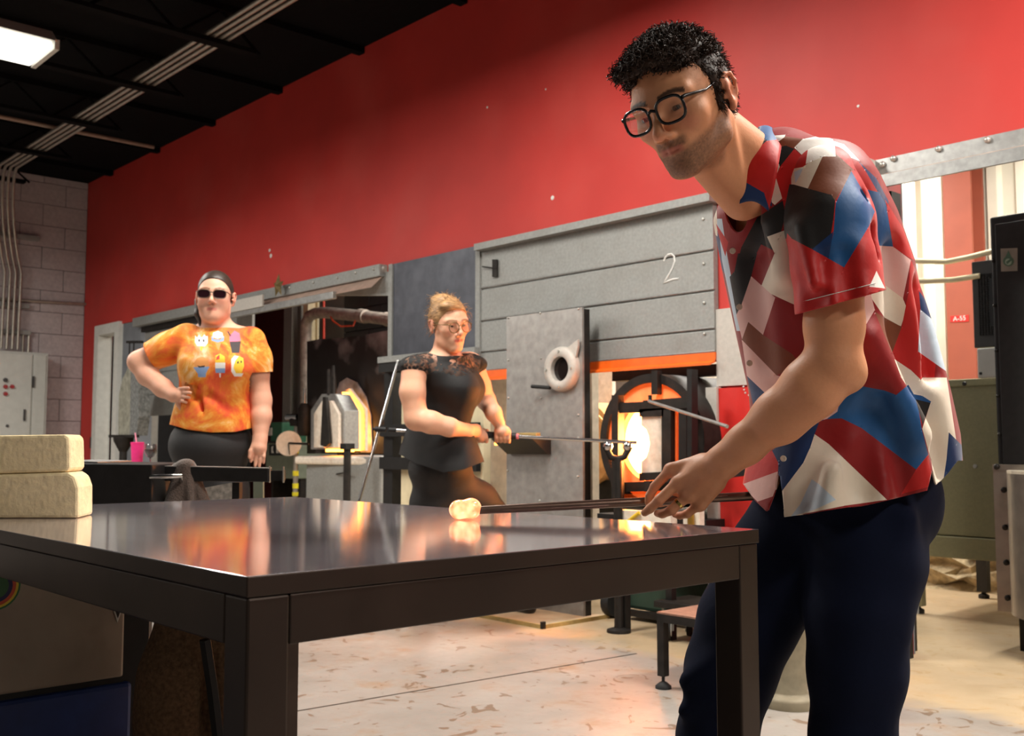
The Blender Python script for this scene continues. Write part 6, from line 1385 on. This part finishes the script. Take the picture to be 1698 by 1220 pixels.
c_ = B(252, 590); n_ = B(228, 604)-B(275, 580); n_ /= np.linalg.norm(n_); V, T = cut(V, T, np.where(np.linalg.norm(V-c_, axis=1) < .13, (V-c_)@n_, -1))
c_ = B(429, 618); n_ = B(430, 640)-B(427, 600); n_ /= np.linalg.norm(n_); V, T = cut(V, T, np.where((np.linalg.norm(V-c_, axis=1) < .1) & (px(V)[:, 0] > 413), (V-c_)@n_, -1))
V, T, U = split_print(V, T, PRN, px); front = (V-B(355, 620))@fd1 > 0; mi = paint(V, T, U, PRN, 0); mi[~front[T].all(1)] = 0
soft('shirt', V, T, MT, wom, mi=mi, solid=.004, label='orange tie-dye shirt printed with six small desserts')
def legs(parent, hip, knees, ankles, feet, m, r, res=.012, shoe=True, fd=None):
    P = [hip]+list(knees)+list(ankles); A = np.array(P); v = Vol(A.min(0)*A3(1, 1, 0)-A3(.25, .25, 0), A.max(0)+A3(.25, .25, .25), res)
    v.ell(hip, r[0], None, .03)
    for sgn, k_, a_ in zip((-1, 1), knees, ankles): v.chain([hip+(k_-hip)*.12+A3(0, 0, -.04), hip+(k_-hip)*.5, k_, (k_+a_)/2, a_], r[1], .04)
    V, T = v.mesh(); V = smoothmesh(V, T, 1); V[:, 2] = np.maximum(V[:, 2], .01); o = soft('leggings', V, T, m, parent)
    for a_ in ankles:
        c = a_*A3(1, 1, 0); v = Vol(c-A3(.3, .3, .01), c+A3(.3, .3, .16), .012); v.cone(c+A3(0, 0, .05)-fd*.04, c+fd*.14+A3(0, 0, .035), .045, .04, .03).cone(c+A3(0, 0, .05), c+A3(0, 0, .1), .045, .045, .03)
        V, T = v.mesh(); V[:, 2] = np.maximum(V[:, 2], .001); soft('shoe', V, T, M_shoe, parent)
    return o
M_legg = mat('black_leggings', (30, 29, 30), .75, var=.1, scale=120)
hp = B(350, 738); k1, k2 = B(318, 738)*A3(1, 1, 0)+A3(0, 0, .46), B(388, 738)*A3(1, 1, 0)+A3(0, 0, .46)
legs(wom, hp, (k1, k2), (k1*A3(1, 1, 0)+A3(0, 0, .08), k2*A3(1, 1, 0)+A3(0, 0, .08)), None, M_legg, ((.185, .185, .15), [.13, .115, .075, .07, .05]), fd=fd1)

# ------------------------------------------------------------------ the woman in black
D2 = 4.95; S2 = F_PX/D2
wb = thing('person', 'woman in round glasses and black lace top turning a pipe at the furnace', 'person', tuple(atd(735, 760, D2)*A3(1, 1, 0)))
B = lambda x, y, z=0: atd(x, y, D2-z)
HO = B(744, 541, .02); HA = frame(cv(.52, -.16, .83), cv(-.02, .99, .12)); HS = 1.0; JAW = .92
# her pipe: passes behind the body, in front of the heat shield, into the glory hole
q0 = atd(618, 711, 5.1); q1 = atd(965, 729, 5.02); pd2 = (q1-q0)/np.linalg.norm(q1-q0)
def onpipe(x):                                   # point of the pipe seen at pixel column x
    lo_, hi_ = 0.0, 2.2
    for _ in range(40):
        m_ = (lo_+hi_)/2
        if px(q0+pd2*m_)[0] < x: lo_ = m_
        else: hi_ = m_
    return q0+pd2*lo_
v = Vol(np.min([B(x, y, z) for x in (640, 865) for y in (470, 800) for z in (-.5, .32)], 0), np.max([B(x, y, z) for x in (640, 865) for y in (470, 800) for z in (-.5, .32)], 0), .0042)
HW = head_prims(v, HO, HA, HS, True)
v.cone(HW(0, -.02, -.05), B(733, 598, -.0), .052, .056, .03); v.cone(B(735, 598), B(690, 606, .08), .04, .05, .04); v.cone(B(735, 598), B(778, 600, -.12), .04, .05, .04); v.ell(B(742, 618, -.01), (.11, .11, .09), None, .04)
h1, h2 = onpipe(797), onpipe(834)
E1 = B(690, 694, .16); W1 = B(764, 714, .0); W1 = (h1+B(764, 714, .05))/2+0
W1 = h1*.5+B(737, 712, .06)*.5
v.chain([B(687, 612, .12), B(684, 650, .15), E1], [.06, .058, .052], .02)
v.chain([E1, B(715, 700, .19), B(745, 708, .17), atd(774, 714, 4.87)], [.052, .05, .042, .032], .02); v.cone(atd(774, 714, 4.87), atd(789, 714, (h1-CAM)@FW-.05), .032, .034, .015)
E2 = B(806, 664, -.22); v.chain([B(784, 606, -.14), B(796, 640, -.18), E2], [.058, .052, .046], .02); v.chain([E2, atd(818, 684, (h2-CAM)@FW-.03), atd(827, 700, (h2-CAM)@FW-.02)], [.045, .038, .03], .02)
def fist(v, c, ax_, toward, r=.0105):            # four fingers wrapped round the rod
    t_ = toward-ax_*(toward@ax_); t_ /= np.linalg.norm(t_); n_ = np.cross(ax_, t_)
    v.ell(c+t_*.03+n_*.004, (.038, .038, .03), None, .015)
    for k in range(4):
        o_ = c+ax_*(.030-.0195*k)
        v.chain([o_+t_*.036+n_*.01, o_+t_*.012+n_*.03, o_-t_*.016+n_*.022, o_-t_*.024-n_*.006, o_-t_*.004-n_*.02], [r*1.1, r, r*.95, r*.9, r*.85], .003)
    v.chain([c-ax_*.03+t_*.03, c-ax_*.012+t_*.022-n_*.022, c+ax_*.014-n_*.024], [.014, .012, .009], .006)
dh1, dh2 = (h1-CAM)@FW, (h2-CAM)@FW
fist(v, h1, pd2, -FW*.9-RT*.4); fist(v, h2, pd2, UP*.8-FW*.6)
V, T = v.mesh(); V = smoothmesh(V, T, 1, .4)
soft('body', V, T, M_skin, wb, face_color(V, HO, HA, HS, (226, 172, 142), (176, 54, 56), (150, 112, 84)))
eyes(wb, HW, HA, HS, HA[1]*.95-HA[2]*.3)
glasses('eyeglasses', HW, HS, mat('thin_gold_wire', (120, 98, 62), .35, .6), M_lens, wb, lw=.025, lh=.024, cx=.033, cz=.012, r=.0021, pw=2.0, label='round wire eyeglasses')
M_bl = mat('light_brown_hair', (160, 124, 84), .5, var=.35, scale=40, stretch=(1, 1, 6), spec=.4)
hl = ([-.12, -.08, -.03, -.012, .02, .045, .07, .088, .12], [-.1, -.1, -.06, .0, -.005, .04, .082, .092, .095])
def w2x(v, W, ax, s): v.ell(W(.0, -.085, .03), np.array([.06, .05, .06])*s, ax, .02); v.ell(W(-.02, -.04, .12), np.array([.05, .05, .03])*s, ax, .03); v.ell(W(-.03, .05, .105), np.array([.045, .035, .025])*s, ax, .02)
V, T, W = hair_cap(HO, HA, HS, .004, (0, -.008, .048), (.084, .106, .093), hl, None, None, w2x)
soft('hair', V, T, M_bl, wb, label='light brown hair tied back')
rng = np.random.default_rng(11); q = local(V, HO, HA)
strands('loose_hair', M_bl, wb, V, (V-HW(0, .03, .03))/np.linalg.norm(V-HW(0, .03, .03), axis=1)[:, None]*.5-HA[1]*.5, .035, .12, .0011, 420, rng, droop=.5)
# black top
fd2 = RT*.62-np.array([FW[0], FW[1], 0])*.78; fd2 /= np.linalg.norm(fd2); ld2 = np.array([-fd2[1], fd2[0], 0])
def sec2(y, xl, xr, b, z=0):
    hw = (xr-xl)/2/S2; a = math.sqrt(max(hw*hw-(b*.78)**2, .006))/.62; return (B((xl+xr)/2, y, z), a, b)
rows = [sec2(795, 652, 808, .175, -.05), sec2(770, 656, 804, .17, -.05), sec2(740, 662, 794, .14, -.06), sec2(705, 674, 779, .11, -.07), sec2(670, 680, 790, .12, -.05), sec2(645, 682, 795, .14, -.02), sec2(620, 682, 790, .155, -.01), sec2(604, 688, 784, .15, -.02), sec2(592, 700, 774, .11, -.02)]
v = Vol(np.min([B(x, y, z) for x in (640, 830) for y in (560, 800) for z in (-.35, .35)], 0), np.max([B(x, y, z) for x in (640, 830) for y in (560, 800) for z in (-.35, .35)], 0), .0065)
v.loft(rows, fd2, ld2, .03)
v.ell(B(765, 645, .1), (.07, .07, .07), None, .05); v.ell(B(784, 645, -.04), (.06, .06, .07), None, .05)
v.cone(B(735, 604), B(697, 608, .07), .055, .06, .04); v.cone(B(735, 604), B(776, 604, -.1), .05, .055, .04); v.ell(B(688, 607, .11), (.078, .078, .05), None, .03); v.ell(B(786, 604, -.13), (.066, .066, .045), None, .03)
V, T = v.mesh(); V = smoothmesh(V, T, 2); uv = px(V)
V, T = cut(V, T, uv[:, 1]-np.interp(uv[:, 0], [640, 660, 690, 735, 770, 800, 830], [752, 752, 768, 783, 778, 766, 764]))
nax = B(738, 600, .02); nd = HW(0, -.02, -.05)-nax; nd /= np.linalg.norm(nd); rel = V-nax
V, T = cut(V, T, np.where(rel@nd > -.06, .088-np.linalg.norm(rel-(rel@nd)[:, None]*nd, axis=1), -1))
def lace():
    m = bpy.data.materials.new('black_lace'); m.use_nodes = True; nt = m.node_tree; b = nt.nodes['Principled BSDF']; N = nt.nodes.new
    tc = N('ShaderNodeTexCoord'); vo = N('ShaderNodeTexVoronoi'); vo.inputs['Scale'].default_value = 55; nt.links.new(tc.outputs['Object'], vo.inputs[0])
    nz = N('ShaderNodeTexNoise'); nz.inputs['Scale'].default_value = 28; nt.links.new(tc.outputs['Object'], nz.inputs[0])
    ad = N('ShaderNodeMath'); ad.operation = 'MULTIPLY'; nt.links.new(vo.outputs['Distance'], ad.inputs[0]); nt.links.new(nz.outputs[0], ad.inputs[1])
    gt = N('ShaderNodeMapRange'); gt.inputs[1].default_value = .2; gt.inputs[2].default_value = .3; gt.inputs[3].default_value = 1; gt.inputs[4].default_value = .45; nt.links.new(ad.outputs[0], gt.inputs[0])
    nt.links.new(gt.outputs[0], b.inputs['Alpha']); b.inputs['Base Color'].default_value = (.008, .008, .008, 1); b.inputs['Roughness'].default_value = .8; return m
LP = [([(660, 570), (720, 570), (726, 602), (745, 606), (764, 590), (800, 570), (800, 612), (772, 622), (755, 624), (722, 614), (706, 622), (690, 640), (660, 600)], 1)]
V, T, U = split_print(V, T, LP, px); mi = paint(V, T, U, LP, 0)
soft('top', V, T, [mat('black_jersey', (20, 19, 20), .8, var=.08, scale=150), lace()], wb, mi=mi, label='sleeveless black top with a lace yoke')
hp = B(730, 778, -.06); k1, k2 = B(702, 870, -.08), B(850, 870, -.3); k1[2] = k2[2] = .44; f1_, f2_ = atd(705, 900, 5.42)*A3(1, 1, 0)+A3(0, 0, .08), atd(850, 900, 5.62)*A3(1, 1, 0)+A3(0, 0, .08)
legs(wb, hp, (k1, k2), (f1_, f2_), None, M_legg, ((.155, .155, .12), [.11, .1, .07, .065, .045]), fd=fd2)
t = thing('blowpipe', 'steel blowpipe with black grips held by the woman in black', 'rod', tuple(q0))
tipd = np.linalg.norm(onpipe(1056)-q0)
MB().tube([q0+pd2*.08, q0+pd2*tipd], .0085, 12).build('pipe', M_chrome, t, True)
gp = mat('black_rubber_grip', (22, 22, 24), .6)
for x0, x1, r in ((622, 640, .014), (645, 657, .012), (802, 822, .0165), (838, 856, .0165)): MB().tube([onpipe(x0), onpipe(x1)], r, 12).build('grip', gp, t, True)
MB().tube([q0, onpipe(622)], .006, 8).build('mouthpiece', M_blk2, t, True)
MB().tube([onpipe(856), onpipe(860)], .014, 10).build('collar', mat('pink_band', (226, 120, 130), .5), t)
